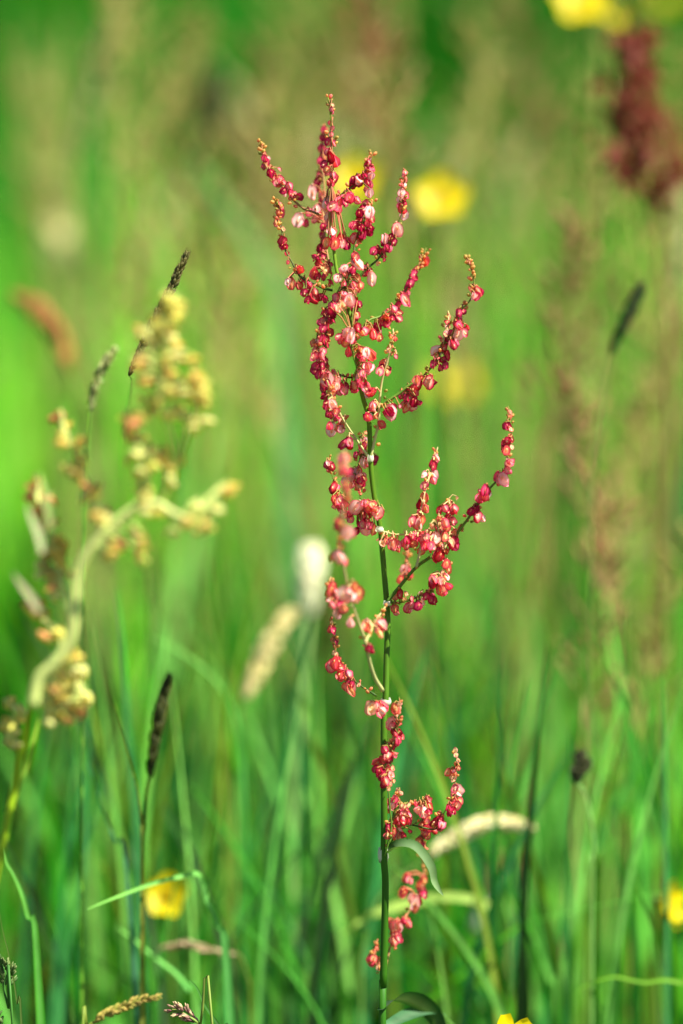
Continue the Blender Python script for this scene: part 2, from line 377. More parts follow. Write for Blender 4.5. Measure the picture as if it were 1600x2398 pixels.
# branch: (crop, path from stem outwards, depth at start and end in cm (+ = behind), width px start/end, colour, fruits)
GRN, PALEST, REDST, DKST = lin(88, 128, 40), lin(190, 190, 122), lin(150, 112, 66), lin(52, 84, 24)
BR = [
 ('c1', '770,1500 730,1300 715,1150 705,1000 715,840 700,600 705,400 715,290', 0.6, 2.6, 6, 3, REDST,
  '700,310d 690,370d 730,400d 700,450d 722,480 700,520d 690,560d 720,590 680,630d 660,680d 650,740d 690,720d 710,660d 610,810b 645,790d 700,850 680,900 690,940 640,960r 600,1000 640,1050 520,1050br 555,1080d 680,1020 700,1110d 720,1090 700,1180d 690,1240d 680,1290d 670,1340d 650,1430bd 640,1500b 690,1480bo 670,1530d 720,1530 740,1450d 760,1590d 655,1390d 700,1360d'),
 ('c1', '690,1010 550,960 480,910 440,870 390,800 320,730 270,670 220,590 200,520 190,440 180,405', 0.4, .9, 6, 2, REDST,
  '200,540d 225,570d 240,540sp 230,600 255,665d 285,680d 270,640d 320,640s 330,740 300,710d 345,715 360,760 410,770 430,800 395,820d 455,850 440,880o 470,880d 375,840sp 420,830d 195,500s 188,460s'),
 ('c1', '780,1640 700,1620 620,1580 530,1540 480,1480 440,1400 390,1310 365,1220 355,1130 320,1060 330,960 310,900 300,880', 0, .6, 6, 2, DKST,
  '325,940o 350,980o 370,1000 340,960 320,1080o 330,1100s 355,1130sy 375,1230d 370,1270d 380,1290d 410,1410s 420,1345s 430,1580bo 410,1570p 495,1470o 505,1600o 490,1610o 560,1600d 560,1660d 590,1690bd 620,1660 585,1720d 700,1700d 705,1725d 545,1570d'),
 ('c1', '760,920 840,850 920,790 990,740 1040,680 1085,590 1090,530 1110,500', .2, .8, 5, 2, DKST,
  '940,760d 975,740 985,700d 1010,760d 1040,700d 1060,660 1060,740d 1080,640d 1090,600 1075,570s 1110,640 1110,690py 1085,800 1090,830p 1000,720 960,720d 1100,760 920,870br 950,900 890,880 845,920b 810,950b 830,960 870,920d 1095,555s'),
 ('c1', '880,1620 940,1480 960,1330 970,1250 1000,1150 1050,1050 1090,940 1115,900', -.2, .4, 7, 3, DKST,
  '1055,920 1090,990bp 1030,960d 1000,1000d 970,1100 1020,1060d 1010,1120d 1080,1080 1070,1130d 1095,1160 990,1210br 985,1245 1050,1170d 1040,1010 1075,1040 1060,960 955,1380d 945,1420bp 975,1360 900,1460p 835,1540p 890,1540bp 860,1490p 930,1520d 970,1620by 940,1650o 1025,1640 1000,1600o 915,1720byp 985,1540o 980,1740d 830,1720p 850,1740y 820,1700 770,1770 840,1770y 910,1500 960,1470d 1010,1560s 945,1595 880,1590'),
 ('c1', '970,1600 1020,1510 1090,1440 1150,1390 1190,1340 1250,1280 1290,1180 1330,1070 1365,970 1370,850 1378,740 1385,640', 0, .2, 6, 2, DKST,
  '1310,1120bp 1300,1140 1215,1215bp 1280,1200d 1310,1240d 1160,1300d 1190,1330d 1220,1290d 1240,1260d 1250,1290d 1150,1320d 1210,1390s 1155,1415sy 1340,940 1375,920d 1390,1015yp 1365,880p 1350,955 1365,825p 1375,850 1390,760s 1350,770s 1380,680s 1385,655s 1395,720s 1100,1530bp 1060,1460 1060,1500 1080,1480'),
 ('c1', '785,640 770,760 780,600 775,430 772,335 775,245 770,150 760,90 745,30', 0, .2, 5, 2, REDST,
  '770,100sy 775,150s 775,130s 775,245s 770,335s 780,290s 775,430 760,400 760,490 785,555b 755,520d 755,640o 775,680 740,600d 810,710b 770,765 770,740 740,910bp 730,960y 720,930 770,1020p 760,1060 745,1000 770,1160bpr 745,1150p 800,1140 745,1245bo 810,1250bo 790,1210 880,1230d 905,1270d 850,1200d 860,1250'),
 # racemes read from the second crop
 ('c2', '440,590 490,600 540,550 600,530 660,500 720,440 770,380 810,300 850,220 890,150 925,60', 0, 1.2, 6, 2, GRN,
  '895,150bo 880,150 905,130s 880,200d 850,240d 835,270d 820,300d 805,330d 830,250s 790,360d 815,270d 760,410b 740,420 770,390d 745,450d 700,480 680,500p 690,540d 710,510d 720,520 720,550 650,555bo 625,550 670,580 640,580d 545,620bo 530,600 560,640 605,640 615,670o 510,630 575,600d 740,540'),
 ('c2', '455,880 420,760 420,650', -.3, -.5, 4, 3, GRN,
  '420,650bp 395,640bp 355,650 345,670 470,640o 450,600d 410,690 390,710o 430,700d 405,760 480,760o 500,790bo 470,800d 490,820 515,770 545,890bp 510,870 480,930bp 500,950 440,1000br 430,1020r 490,1030bp 515,990 470,980 520,1020 410,1010d 440,440d 455,450d 450,480 445,520o 450,550 320,470y 290,460 270,490d 330,400 350,690 380,670 450,670 500,910 525,870'),
 ('c2', '370,430 300,450 255,500 245,600 240,740', .2, -.4, 5, 4, DKST,
  '240,500d 230,560 265,560d 250,590d 240,660d 260,640d 225,680d 240,720d 270,520d 215,570 285,570d 245,540 255,690d 235,610d'),
 ('c2', '440,935 390,940 330,920 300,930 260,900 220,820 190,740 180,670 187,620', 0, -.6, 5, 2, DKST,
  '165,740o 170,790 155,800 210,800b 240,830d 190,760 230,770 180,720o 165,890d 190,870d 200,920d 230,890 240,950bp 220,940 220,1020d 210,1000d 245,980d 280,960 270,1000d 290,1040 310,1000 330,980bp 345,1010 370,1030 380,1000d 330,930so 260,870so 300,910s 180,690s 195,840 215,860d 340,1040 255,920'),
 ('c2', '530,1480 455,1370 400,1290 350,1210 310,1130 280,1060 250,960', 0, -.8, 6, 4, PALEST,
  '260,1130bp 235,1110d 240,1150 280,1200d 260,1210 290,1290br 270,1270 340,1280o 330,1240 370,1240o 365,1270o 390,1390bd 380,1410d 400,1380 300,1230d 350,1290p 310,1180 245,1080d'),
 ('c2', '548,1480 575,1360 600,1250 605,1130 620,990 640,900 670,800 690,700 700,620', 0, -.4, 8, 3, PALEST,
  '630,880d 650,870o 660,900o 615,900 710,800s 640,850o 580,1060b 570,1050d 570,1130 550,1150o 560,1140 510,1220d 525,1210 570,1230o 600,1270o 610,1290s 680,760sy 690,730sy 705,680so 695,650sy 650,830sy 670,880s 710,770sy'),
 ('c2', '540,1200 590,1160 650,1110 740,1050 800,1000 890,950 940,890 990,840 1040,720 1090,670 1130,580 1160,490 1220,420 1250,340 1240,230 1215,170 1200,130', 0, -.4, 8, 2, GRN,
  '680,1170bp 650,1180 690,1200d 640,1190d 700,1150d 820,1120bp 790,1080d 850,1100d 780,1130o 810,1150o 770,1070d 855,1125d 835,1150 840,1030br 870,1000d 860,960o 830,1010d 815,1030d 880,980 890,945so 745,1050sy 740,1140s 960,970br 940,980d 965,1000d 1030,780bp 1020,830 1050,820d 1000,800o 1040,860d 985,850d 1010,880d 1060,790d 1060,700d 1090,720d 1050,730d 1110,710d 1075,690d 1135,570b 1120,600 1150,600d 1150,650bp 1170,640 1195,615d 1110,640d 1160,540 1160,490d 1150,500d 1260,360b 1250,390 1275,390 1240,340o 1285,360d 1240,220so 1235,200s 1215,160sy 1205,140sy 1225,270sy'),
 ('c2', '1040,720 1050,660 1070,620 1075,570 1080,515', -.2, -.3, 3, 2, PALEST,
  '1050,650sy 1065,640sp 1070,620sp 1060,600s 1075,570so 1080,530sy 1075,595sy 1045,690so'),
 # third crop
 ('c3', '560,1420 650,1310 770,1170 900,1080 1000,1000 1080,900 1140,820 1190,740 1250,660 1310,590 1370,530 1410,450 1410,380 1430,300 1440,220 1430,130 1425,60', 0, -.3, 9, 2, GRN,
  '1205,810b 1220,830 1190,830 1180,760d 1170,780d 1200,745d 1250,660b 1230,680b 1280,640 1230,650 1265,620d 1275,660 1360,550bp 1340,530 1385,520d 1370,575o 1345,560p 1405,455bpy 1400,490 1425,440 1400,310d 1380,300d 1410,350o 1435,285d 1385,320d 1420,270o 1410,170d 1400,180d 1425,130so 1440,325sy 1435,200sy 1430,105so 1425,80sy 1080,895so 1085,905so'),
 ('c3', '770,1170 795,1060 800,960 790,860 810,740 830,640 860,540 890,430 915,350', -.6, .8, 7, 3, PALEST,
  '910,355so 900,410p 890,450d 905,430 870,540bp 835,520 850,580d 840,600 880,560 820,690bo 795,730bd 800,790 760,850b 790,860b 740,840 800,820o 770,880o 830,680o 830,760o 815,840o 750,870'),
 ('c3', '505,900 540,920 620,940 690,940 760,950 850,940 910,970', 0, -.5, 5, 4, PALEST,
  '520,1010y 545,990o 525,985y 610,1010b 600,1030 630,1030o 600,980o 560,960so 640,1010 590,1000 720,1000b 700,980 740,970 720,1030o 690,1000 750,1010d 700,950s 800,970br 780,990d 840,960 860,1000bp 850,1030p 820,1020 880,960d 830,1060o 870,1020 790,950d 770,970 760,930s 850,920s'),
 ('c3', '970,1040 960,990 930,930 920,870 930,820', -.4, -.8, 5, 3, PALEST,
  '940,890b 960,920d 930,870 980,890o 920,920d 960,950d 945,930d 1000,900o 960,860 950,900 920,1000o 930,830so 905,960 980,960o 870,880sy 890,900sy 910,880s'),
 ('c3', '970,1040 1000,960 1010,880 1030,800 1010,740 992,700', -.2, .2, 5, 2, PALEST,
  '1010,870o 1020,830b 1030,800d 1010,780d 1020,740 1020,770 960,760 945,770d 990,750o 1035,760 1015,850 1040,930o 1020,950o 1050,1000b 1040,1040 1060,1010 1030,1010d 1050,1030d 1000,1000y 992,715sy 1050,685sy 970,755s'),
 ('c3', '900,1080 960,1110 975,1160 960,1210 930,1280', -.3, -.4, 5, 3, PALEST,
  '940,1080b 930,1060d 960,1090d 970,1060o 920,1090d 950,1050 975,1160o 985,1180o 965,1140y 990,1150o 890,1250 910,1270 880,1280 960,1250p 940,1240o 930,1290o 920,1310 960,1320b 970,1330 940,1340 900,1240d 950,1270 980,1310 925,1330o 965,1210sy 870,1260'),
 ('c3', '570,1420 650,1420 730,1400 800,1370 850,1350 890,1330', 0, -.3, 5, 3, GRN,
  '730,1460b 740,1440 725,1480 715,1460p 790,1430 800,1450d 780,1440 810,1420 770,1450 860,1400d 870,1380d 850,1380d 870,1410d 610,1490 600,1470 615,1470o 660,1360d 640,1380o 690,1360sy 730,1395s 800,1360s'),
 ('c3', '720,1230 710,1150 700,1060 705,1000', 2.2, 2.6, 4, 2, REDST,
  '700,1200bp 690,1170 670,1230d 700,1230b 720,1200 660,1260o 680,1200 695,1130so 700,1090so 700,1060so 715,1220'),
 ('c3', '500,740 440,750 380,760 320,740 280,700 220,620 180,540 145,400', 0, .1, 5, 2, GRN,
  '370,750bp 350,740p 340,770 400,720 390,780 420,760o 440,800 400,810d 460,740o 490,720so 510,790bp 540,800o 500,810p 450,790 430,860 400,850d 370,900d 350,880d 360,920d 400,900 430,900byp 450,910 460,880 310,830 300,800d 320,810 290,820 470,770o 440,730o 410,790 380,820d 420,880 385,870 475,900o 450,830d 480,750o 145,450d 135,440s 150,455d 180,620d 195,600d 170,630d 205,610 210,680 230,720b 240,740b 210,750 220,700 195,690o 250,740 185,580so 225,760 180,700o 260,690so 195,580s'),
 ('c3', '375,690 370,600 360,460 390,340 400,250', .2, .8, 4, 2, GRN,
  '340,520bp 320,500 350,500p 300,560b 290,550p 330,570 340,600o 380,560 390,580 360,540p 350,620o 400,550o 310,530 270,560 370,490o 320,590 385,530 375,660so 400,300bp 390,330 410,320 380,360 360,370d 390,360d 410,420bp 400,440p 425,430 480,410d 475,425d 490,415d 400,240so 360,390d 400,270s'),
 ('c3', '530,2040 480,1960 440,1840 410,1700 360,1560 320,1440 280,1290 250,1120 235,1000 240,900 270,650 265,400', -1.0, -4.8, 11, 4, PALEST,
  '265,400bp 250,420 260,400 260,470o 270,510o 265,490 290,690o 270,590o 215,870b 240,860b 200,880d 225,850 290,930bp 280,950p 300,940o 250,910o 275,620o 200,1100bp 205,1080p 190,1110o 270,1150so 240,1030so 280,1140s 290,1360bp 320,1370bp 340,1340bo 370,1380by 300,1400p 330,1310o 360,1350bo 280,1380p 310,1570o 300,1560 430,1740d 410,1750d 440,1750d 260,1370o'),
 ('c3', '410,1700 450,1620 490,1540 550,1450', -2.8, -1, 5, 4, PALEST,
  '420,1580bp 440,1590 490,1600bp 480,1620p 510,1600 520,1560d 430,1600o 500,1640y 410,1590o 525,1590'),
 ('c3', '320,1440 250,1480 210,1460 175,1330 155,1270', -3.0, -1.8, 4, 2, PALEST,
  '175,1330o 190,1310o 190,1350 170,1430bp 200,1440 220,1450b 230,1490 240,1470 250,1470o 215,1500 165,1440 240,1380so 190,1410 160,1280so 175,1360o 205,1400o'),
 ('c3', '490,2080 380,2010 330,1970 290,1920 240,1860 210,1800 195,1720 180,1620 170,1540', 0, .9, 5, 2, DKST,
  '175,1610o 170,1630d 180,1590sy 200,1690o 195,1710d 200,1790sy 195,1780sy 210,1850b 200,1870b 230,1860 190,1860 215,1880 260,1920 240,1940o 260,1950o 280,1930 240,1960 265,1900o 285,2010b 270,2020o 300,2020b 290,2040o 310,2000 375,2005sy 170,1560sy 225,1820so'),
 ('c4', '400,200 370,220 350,215', -.3, -.6, 4, 3, GRN, '360,225b 320,220by 380,240b 350,210 310,225y 370,250'),
 # fourth crop
 ('c4', '405,1220 430,1130 450,1020 440,900 430,780 405,640 430,540 480,430 500,320 507,180', -.2, -.9, 5, 2, GRN,
  '507,190sy 510,210sy 503,225sy 480,235o 470,225o 495,250sy 490,275sy 455,325bp 460,345 490,330yo 470,320p 460,380 485,390 465,405 450,400d 495,410 510,430 490,440 500,460o 480,470 455,480 465,490 445,490d 405,490d 390,510d 415,500d 425,515d 440,545b 445,560 420,550d 460,550 450,575d 375,580o 375,600o 395,620 360,640d 355,660d 390,660d 370,650 420,640 430,680 440,660o 390,690d 410,690 380,720d 400,720 395,740d 425,610so 430,740sy 460,720sy 435,770sy 460,630sy 410,670d 425,700o 445,690'),
 ('c4', '440,1130 450,1040 460,960 470,880 500,800', -.2, .2, 5, 2, GRN,
  '450,880 470,860 440,890d 490,850 430,870d 460,890 475,840 490,970b 510,980 480,990 530,950b 560,950 560,980o 550,990 540,970 570,990o 500,1000 425,1030 420,1070o 430,1080o 450,1070y 470,1060o 490,1070bp 510,1090 500,1080 480,1090o 440,1050 415,1050 580,1060s 510,900sy 505,800sy 500,780sy 515,880sy 545,930 520,1000d'),
 ('c4', '450,1000 490,890 540,890 610,870 690,830', 0, -.2, 4, 2, GRN,
  '690,830s 685,870 700,890o 680,890 660,930bp 650,920p 685,920 670,940 695,930d 610,870s 545,890sy 690,960so 705,870 520,895sy 575,880sy 640,860sy'),
 ('c4', '440,1140 500,1050 590,1010 690,970 690,1050 660,1120 650,1180', 0, 1.4, 4, 2, GRN,
  '680,1000 700,1020 690,1050o 660,1060o 710,1050 670,1090o 650,1120o 630,1130o 660,1150 670,1180o 640,1140 690,1080 705,1080o 660,1020o 675,1040'),
 ('c4', '590,1010 740,1040 780,980 810,920 850,850 880,780 870,690 890,620 885,510', .1, 0, 4, 2, DKST,
  '780,1000bd 770,1020d 760,1010d 800,1010 790,980d 785,1030o 840,920d 830,900d 850,930d 865,915d 880,870b 870,890 890,880 895,860o 880,780b 875,795 890,770 855,660o 840,660o 870,680y 880,650s 895,620so 760,940so 890,580sy 885,510sy 888,540sy 880,720sy 905,630so'),
 ('c4', '405,1990 440,1850 480,1720 540,1640 600,1540 650,1450 670,1350 650,1200', 1.5, 3.2, 5, 3, REDST,
  '570,1380 560,1370o 575,1360o 660,1400o 650,1410o 670,1380o 550,1470o 540,1480o 530,1460o 660,1460 670,1480 650,1480o 600,1520b 620,1530b 610,1540 590,1510 630,1520 620,1580o 625,1590o 480,1690b 460,1690b 490,1670 520,1660 540,1660o 455,1670o 500,1700 470,1740o 460,1770b 480,1780 500,1780 470,1790 485,1760 550,1680'),
 ('c4', '405,2010 370,1970 340,1920 345,1800', 1.4, 2.0, 4, 2, REDST, '340,1920b 320,1940 350,1930o 370,1970y 330,1910o 350,1820so 345,1850so 335,1870so'),
]
STEM = [('c1', '745,30 765,200 772,400 785,650 788,800 765,1000 775,1200 795,1330 810,1450'), ('c2', '330,260 370,350 395,480 420,560 445,720 460,870 490,1060 530,1200 540,1330 545,1480 550,1570 570,1740'),
        ('c3', '515,900 530,1060 560,1420 568,1600 560,1800 555,2050'), ('c4', '410,180 400,300 400,700 402,1000 400,1230 410,1400 405,1700 395,2100 390,2350')]

def red_sorrel():
    rr = random.Random(5)
    pix = [q[:2] for cr, s in STEM for q in parse(cr, s)]
    base = W(pix[-1][0] - 4, pix[-1][1] + 60, .0); R = base - UP * (base.z / UP.z); R.z = 0
    o = root('sorrel_plant', R, 'tall red fruiting sorrel stem in sharp focus with crimson papery fruits', 'sorrel')
    pts = [W(x, y, 0.002 * math.sin(y * .006)) for x, y in pix] + [base.lerp(R, .5), R]
    n = len(pts); ys = [p[1] for p in pix] + [2800, 4400]
    sp = smooth(pts, 4); m = MB()
    def wid(y):
        for (a, wa), (b, wb) in zip([(228, 2.5), (420, 5), (600, 8), (1000, 11.5), (1400, 13.5), (1700, 15), (2398, 17.5)], [(420, 5), (600, 8), (1000, 11.5), (1400, 13.5), (1700, 15), (2398, 17.5), (4400, 26)]):
            if y <= b: return wa + (wb - wa) * max(0, (y - a)) / (b - a)
        return 26
    rad = []
    for i in range(len(sp)):
        j = min(i / 4, n - 1); k = int(j); y = ys[k] if k >= n - 1 else ys[k] + (ys[k + 1] - ys[k]) * (j - k)
        rad.append(wid(y) * MM * .5)
    # grooved stem: a tube of 12 sides darkening downward, its lower shade put into the colour
    m.tube(sp, rad, lin(112, 146, 30), 12, lin(34, 92, 10))
    m.build('stem', M_stem, o, R)
    # papery sheaths at the nodes
    for cr, x, y, w, h in (('c4', 412, 182, 26, 15), ('c4', 394, 1215, 25, 34), ('c2', 540, 1205, 15, 12), ('c2', 546, 1490, 15, 16), ('c3', 562, 1425, 17, 12), ('c3', 510, 905, 19, 11)):
        px, py = XY(cr, x, y); c = W(px, py, -.0004); mb = MB(); seg = 12; vs, fs, cs = [], [], []
        for j in range(4):
            for k in range(seg):
                a = 2 * math.pi * k / seg; r = MM * w * .5 * (.8, 1.02, 1.0, .86)[j] * (1 + rr.uniform(-.07, .07))
                vs.append(c + Vector((math.cos(a) * r, math.sin(a) * r, (j / 3 - .5) * h * MM * (1 + (rr.uniform(-.3, .3) if j == 3 else 0)))))
                cs.append(lin(226, 228, 206) if j else lin(150, 170, 110))
        for j in range(3):
            for k in range(seg): fs.append((j * seg + k, j * seg + (k + 1) % seg, (j + 1) * seg + (k + 1) % seg, (j + 1) * seg + k))
        mb.add(vs, fs, cs); mb.build('sheath', M_papery, o, R)
    fruits = []
    for bi, (cr, path, d0, d1, w0, w1, col, fr) in enumerate(BR):
        pp = [q[:2] for q in parse(cr, path)]; N = len(pp)
        P3 = [W(x, y, (d0 + (d1 - d0) * i / (N - 1)) * .01) for i, (x, y) in enumerate(pp)]
        sp = smooth(P3, 5); mb = MB(); K = len(sp)
        mb.tube(sp, [(w0 + (w1 - w0) * i / (K - 1)) * MM * .5 for i in range(K)], col, 6, mixc(col, REDST, .4))
        px2 = []
        for i in range(K):
            v = sp[i] - CAM; z = v.dot(FW); px2.append((800 + v.dot(RT) / z * D / MM, 1199 - v.dot(UP) / z * D / MM, z - D))
        fl = parse(cr, fr); lst = []
        for x, y, g in fl:
            size = 12.5 if 's' in g else 31 if 'b' in g else 22.5
            size *= rr.uniform(.88, 1.1)
            i = min(range(K), key=lambda i: (px2[i][0] - x) ** 2 + (px2[i][1] - y + 6) ** 2)
            i = max(0, i - rr.choice((0, 0, 1))); dd = px2[i][2] + rr.gauss(0, .0022)
            top = W(x, y - size * .5, dd)
            if (top - sp[i]).length < .022:
                mid = (top + sp[i]) * .5 + Vector((rr.uniform(-1, 1) * .0005, rr.uniform(-1, 1) * .0005, .0009))
                mb.tube([sp[i], mid, top], .00014 if size < 20 else .00018, mixc(col, ORNG, rr.uniform(.1, .6)), 4, cap=False)
            lst.append((size, top, g))
        # tiny buds and withered flowers along the outer half of the branch
        for i in range(2, K):
            t = i / (K - 1)
            for _ in range(2 if t > .75 else 1):
                if rr.random() < (.55 if t > .7 else .3):
                    off = Vector((rr.uniform(-1, 1), rr.uniform(-.8, .8), rr.uniform(-.5, .7))) * (.0014 if t < .7 else .0009)
                    s = rr.uniform(.00028, .00055)
                    mb.blob(sp[i] + off, off + Vector((0, 0, .0006)), s, s * 1.4, mixc(BUD1, rr.choice((BUD2, ROSE, GRN)), rr.random() * .8), 5, 2, 1)
        b = mb.build('flower_branch', [M_stem, M_fruit], o, R)
        fruits += [(s, p, g, b) for s, p, g in lst]
    fruits.sort(key=lambda t: -t[0]); rest = MB()
    for j, (s, p, g, b) in enumerate(fruits):
        k = fruit_kind(g, rr); q = rr.randrange(4); S = s * MM
        M = fruit_matrix(g, rr)
        if j < 300:
            f = link('fruit', FRUIT_ME[k][q], b)
            f.matrix_basis = Matrix.Translation(p - R) @ M @ Matrix.Diagonal((S * rr.uniform(.78, 1.08), S * rr.uniform(.8, 1.05), S * rr.uniform(.95, 1.25), 1))
        else:
            X = Matrix.Translation(p) @ M @ Matrix.Scale(S, 4); src = FRUIT_MB[k][q]
            rest.add([X @ Vector(v) for v in src.v], src.f, list(src.c))
    if rest.v:
        f = rest.build('small_fruits', M_fruit, o, R); f['kind'] = 'stuff'
    print('FRUITS', len(fruits))
    # the curled stem leaf and the big leaves low on the stem
    def leaf(pixs, wpx, dd, ca, cb, face, fold=.5):
        P = smooth([W(x, y, d) for (x, y), d in zip(pixs, dd)], 4); K = len(P)
        ws = [wpx * MM * max(.04, math.sin(math.pi * min(1, (.06 + .94 * i / (K - 1)) ** .8)) ** .7) for i in range(K)]
        mb = MB(); mb.ribbon(P, ws, face, ca, cb, fold); return mb.build('leaf', M_blade, o, R)
    leaf([XY('c4', *q) for q in ((405, 1225), (440, 1190), (500, 1160), (580, 1165), (640, 1215), (700, 1300), (722, 1385), (760, 1445), (800, 1487))], 30,
         [0, -.001, -.003, -.004, -.004, -.004, -.003, -.003, -.002], lin(40, 84, 34), lin(120, 150, 92), (-.2, -.35, .9), .9)  # dark base to pale tip imitates sunlight on the outer bend
    leaf([XY('c8', *q) for q in ((190, 1420), (250, 1375), (330, 1385), (400, 1430), (450, 1500), (470, 1600))], 60, [.0, .012, .02, .025, .028, .03], lin(26, 66, 24), lin(30, 74, 26), (-.3, .5, .8), .3)
    leaf([XY('c8', *q) for q in ((200, 1500), (330, 1440), (430, 1430), (520, 1500), (560, 1580))], 48, [.0, .02, .03, .035, .04], lin(62, 110, 70), lin(84, 130, 90), (.2, -.2, 1), .2)
    return o
red_sorrel()

# ------------------------------------------------------------------ pale yellow sorrel in front of the focus, left
def pale_flower_mb(c1, c2, rr):
    mb = MB()
    for k in range(6):
        a = k * math.pi / 3 + rr.uniform(-.2, .2); s = 1 if k % 2 else .8
        ax = Vector((math.cos(a), math.sin(a), -.55 + rr.uniform(-.3, .3)))
        mb.blob(Vector((math.cos(a) * .22, math.sin(a) * .22, -.42)), ax, .15 * s, .33 * s, vary(c1, .12, rr), 5, 2, col2=vary(c2, .12, rr))
    for k in range(3):
        mb.blob((rr.uniform(-.12, .12), rr.uniform(-.12, .12), -.6), (rr.uniform(-.3, .3), rr.uniform(-.3, .3), -1), .09, .22, lin(226, 208, 120), 5, 2)
    return mb
prr = random.Random(3)
PALF = {'n': (lin(220, 212, 96), lin(232, 226, 130)), 'p': (lin(228, 228, 140), lin(236, 236, 170)), 'o': (lin(222, 190, 84), lin(230, 208, 110)), 'd': (lin(184, 152, 66), lin(200, 174, 84)), 'r': (lin(222, 160, 100), lin(230, 182, 120))}
PALME = {k: [pale_flower_mb(*v, prr).mesh('flower', M_flower) for _ in range(3)] for k, v in PALF.items()}
YST = lin(204, 216, 124)
LBR = [  # crop, path, depths cm, widths, flowers
 ('c6', '200,1500 240,1330 330,1240 430,1100 460,900 470,720 500,620 560,530 650,420 760,330 860,270 960,260 1060,320 1170,370', -6.3, -6.8, 30, 18, YST,
  '950,330 900,310p 880,240p 930,260p 990,330 1090,400p 1060,440p 1120,400o 1150,350p 1190,290p 1220,270p 1240,390 1260,420o 1220,430 1300,360 1350,300p 1340,270p 1390,200o 1400,170o 1360,190o 1170,370 630,370 720,510r 690,560o 730,530r 670,590o 850,430r 860,480r 850,540d 860,620p 870,600 840,470o 830,590 600,330o'),
 ('c5', '950,1640 890,1560 870,1430 840,1280 800,1130', -5.8, -6.2, 9, 5, YST, '850,1320p 870,1300p 900,1540 860,1430 890,1500p 870,1480 920,1570p 800,1130r 840,1120o 780,1170r 820,1180d 760,1100o 960,1330o 970,1360o 930,1300o 940,1390 860,1220d 780,1360d 820,1240o'),
 ('c5', '960,1640 1000,1580 1090,1340 1150,1200 1200,1080 1220,960 1210,820', -5.8, -6.5, 16, 6, lin(190, 204, 90), '1080,1480p 1070,1500p 1070,1430 1050,1400o 1060,1380 1160,1130p 1200,1100p 1170,1160p 1240,1010o 1260,1000 1280,1010 1220,940o 1200,900o 1210,830o 1230,870o 1250,960'),
 ('c5', '1090,1340 1050,1200 990,1000 980,850 1000,600 1040,400', -6, -6.5, 8, 4, YST, '1060,420 1020,400o 1080,450 1050,490 1000,430 1020,520 1040,380 960,560 900,590p 860,600p 880,560o 940,640p 980,640p 960,600 1060,700p 1070,740p 1030,720 1090,650o 880,720o 860,740r 900,780r 870,790o 940,900p 960,950 950,1010bp 930,1050 970,990p 920,1000 1080,900p 1060,930 1100,880p 1140,940p 1070,1080p 1040,1090 1090,1040 1010,840o 1040,830 880,870 990,880 1000,480o 1040,560o 920,480o 1010,770 910,850o 1130,960p'),
 ('c5', '640,1720 600,1650 550,1530 480,1400 440,1300 390,1180 350,1080', -5.8, -5, 8, 4, YST, '380,1150o 400,1200 390,1250o 440,1280o 450,1340 480,1400 470,1420p 450,1420 500,1450o 540,1520r 570,1530o 500,1580p 490,1600p 470,1250o 620,1680o 590,1660o 650,1720p 350,1110r 370,1080r 520,1490o'),
 ('c6', '430,1000 400,800 330,560 260,330 200,180', -5.2, -4.6, 10, 4, YST, '380,510o 350,560o 400,650 390,620o 300,600d 320,700d 290,660d 330,830p 340,790p 280,420r 240,290r 220,240r 260,330r 330,480o 310,740d 420,700 300,520o 340,640d 210,200r 230,180o 190,230r 270,360o 250,300r 300,400o 230,480p 220,560p 240,640p 350,700r 280,580o 300,780r 250,720p'),
 ('c6', '340,1230 390,1060 300,1000 200,910', -5.2, -4.8, 8, 4, YST, '200,910o 230,950o 260,990o 310,1090 300,1060r 390,1060 370,1040 440,1150 430,1180 180,890o'),
 ('c6', '240,1330 340,1230 440,1300 480,1450', -5.2, -4.8, 10, 5, YST, '470,1240p 510,1290p 490,1270p 400,1250 380,1330 410,1290 350,1400o 340,1440r 400,1480r 440,1540r 470,1560r 420,1510o 520,1430p 520,1480p 510,1460 310,1600p 380,1420 450,1380p 330,1480d 430,1210 400,1180 370,1270 420,1350 460,1300p 380,1380p 480,1340 360,1500o 410,1440 450,1490 300,1540p 390,1560o 330,1560 440,1420p 350,1330 490,1390p 420,1590r 300,1500'),
 ('c6', '150,1560 110,1620 80,1720', -4, -4, 4, 3, YST, '120,1540p 110,1520p 80,1660p 70,1720p 90,1700p 60,1600 100,1580 40,1640 85,1740p'),
]
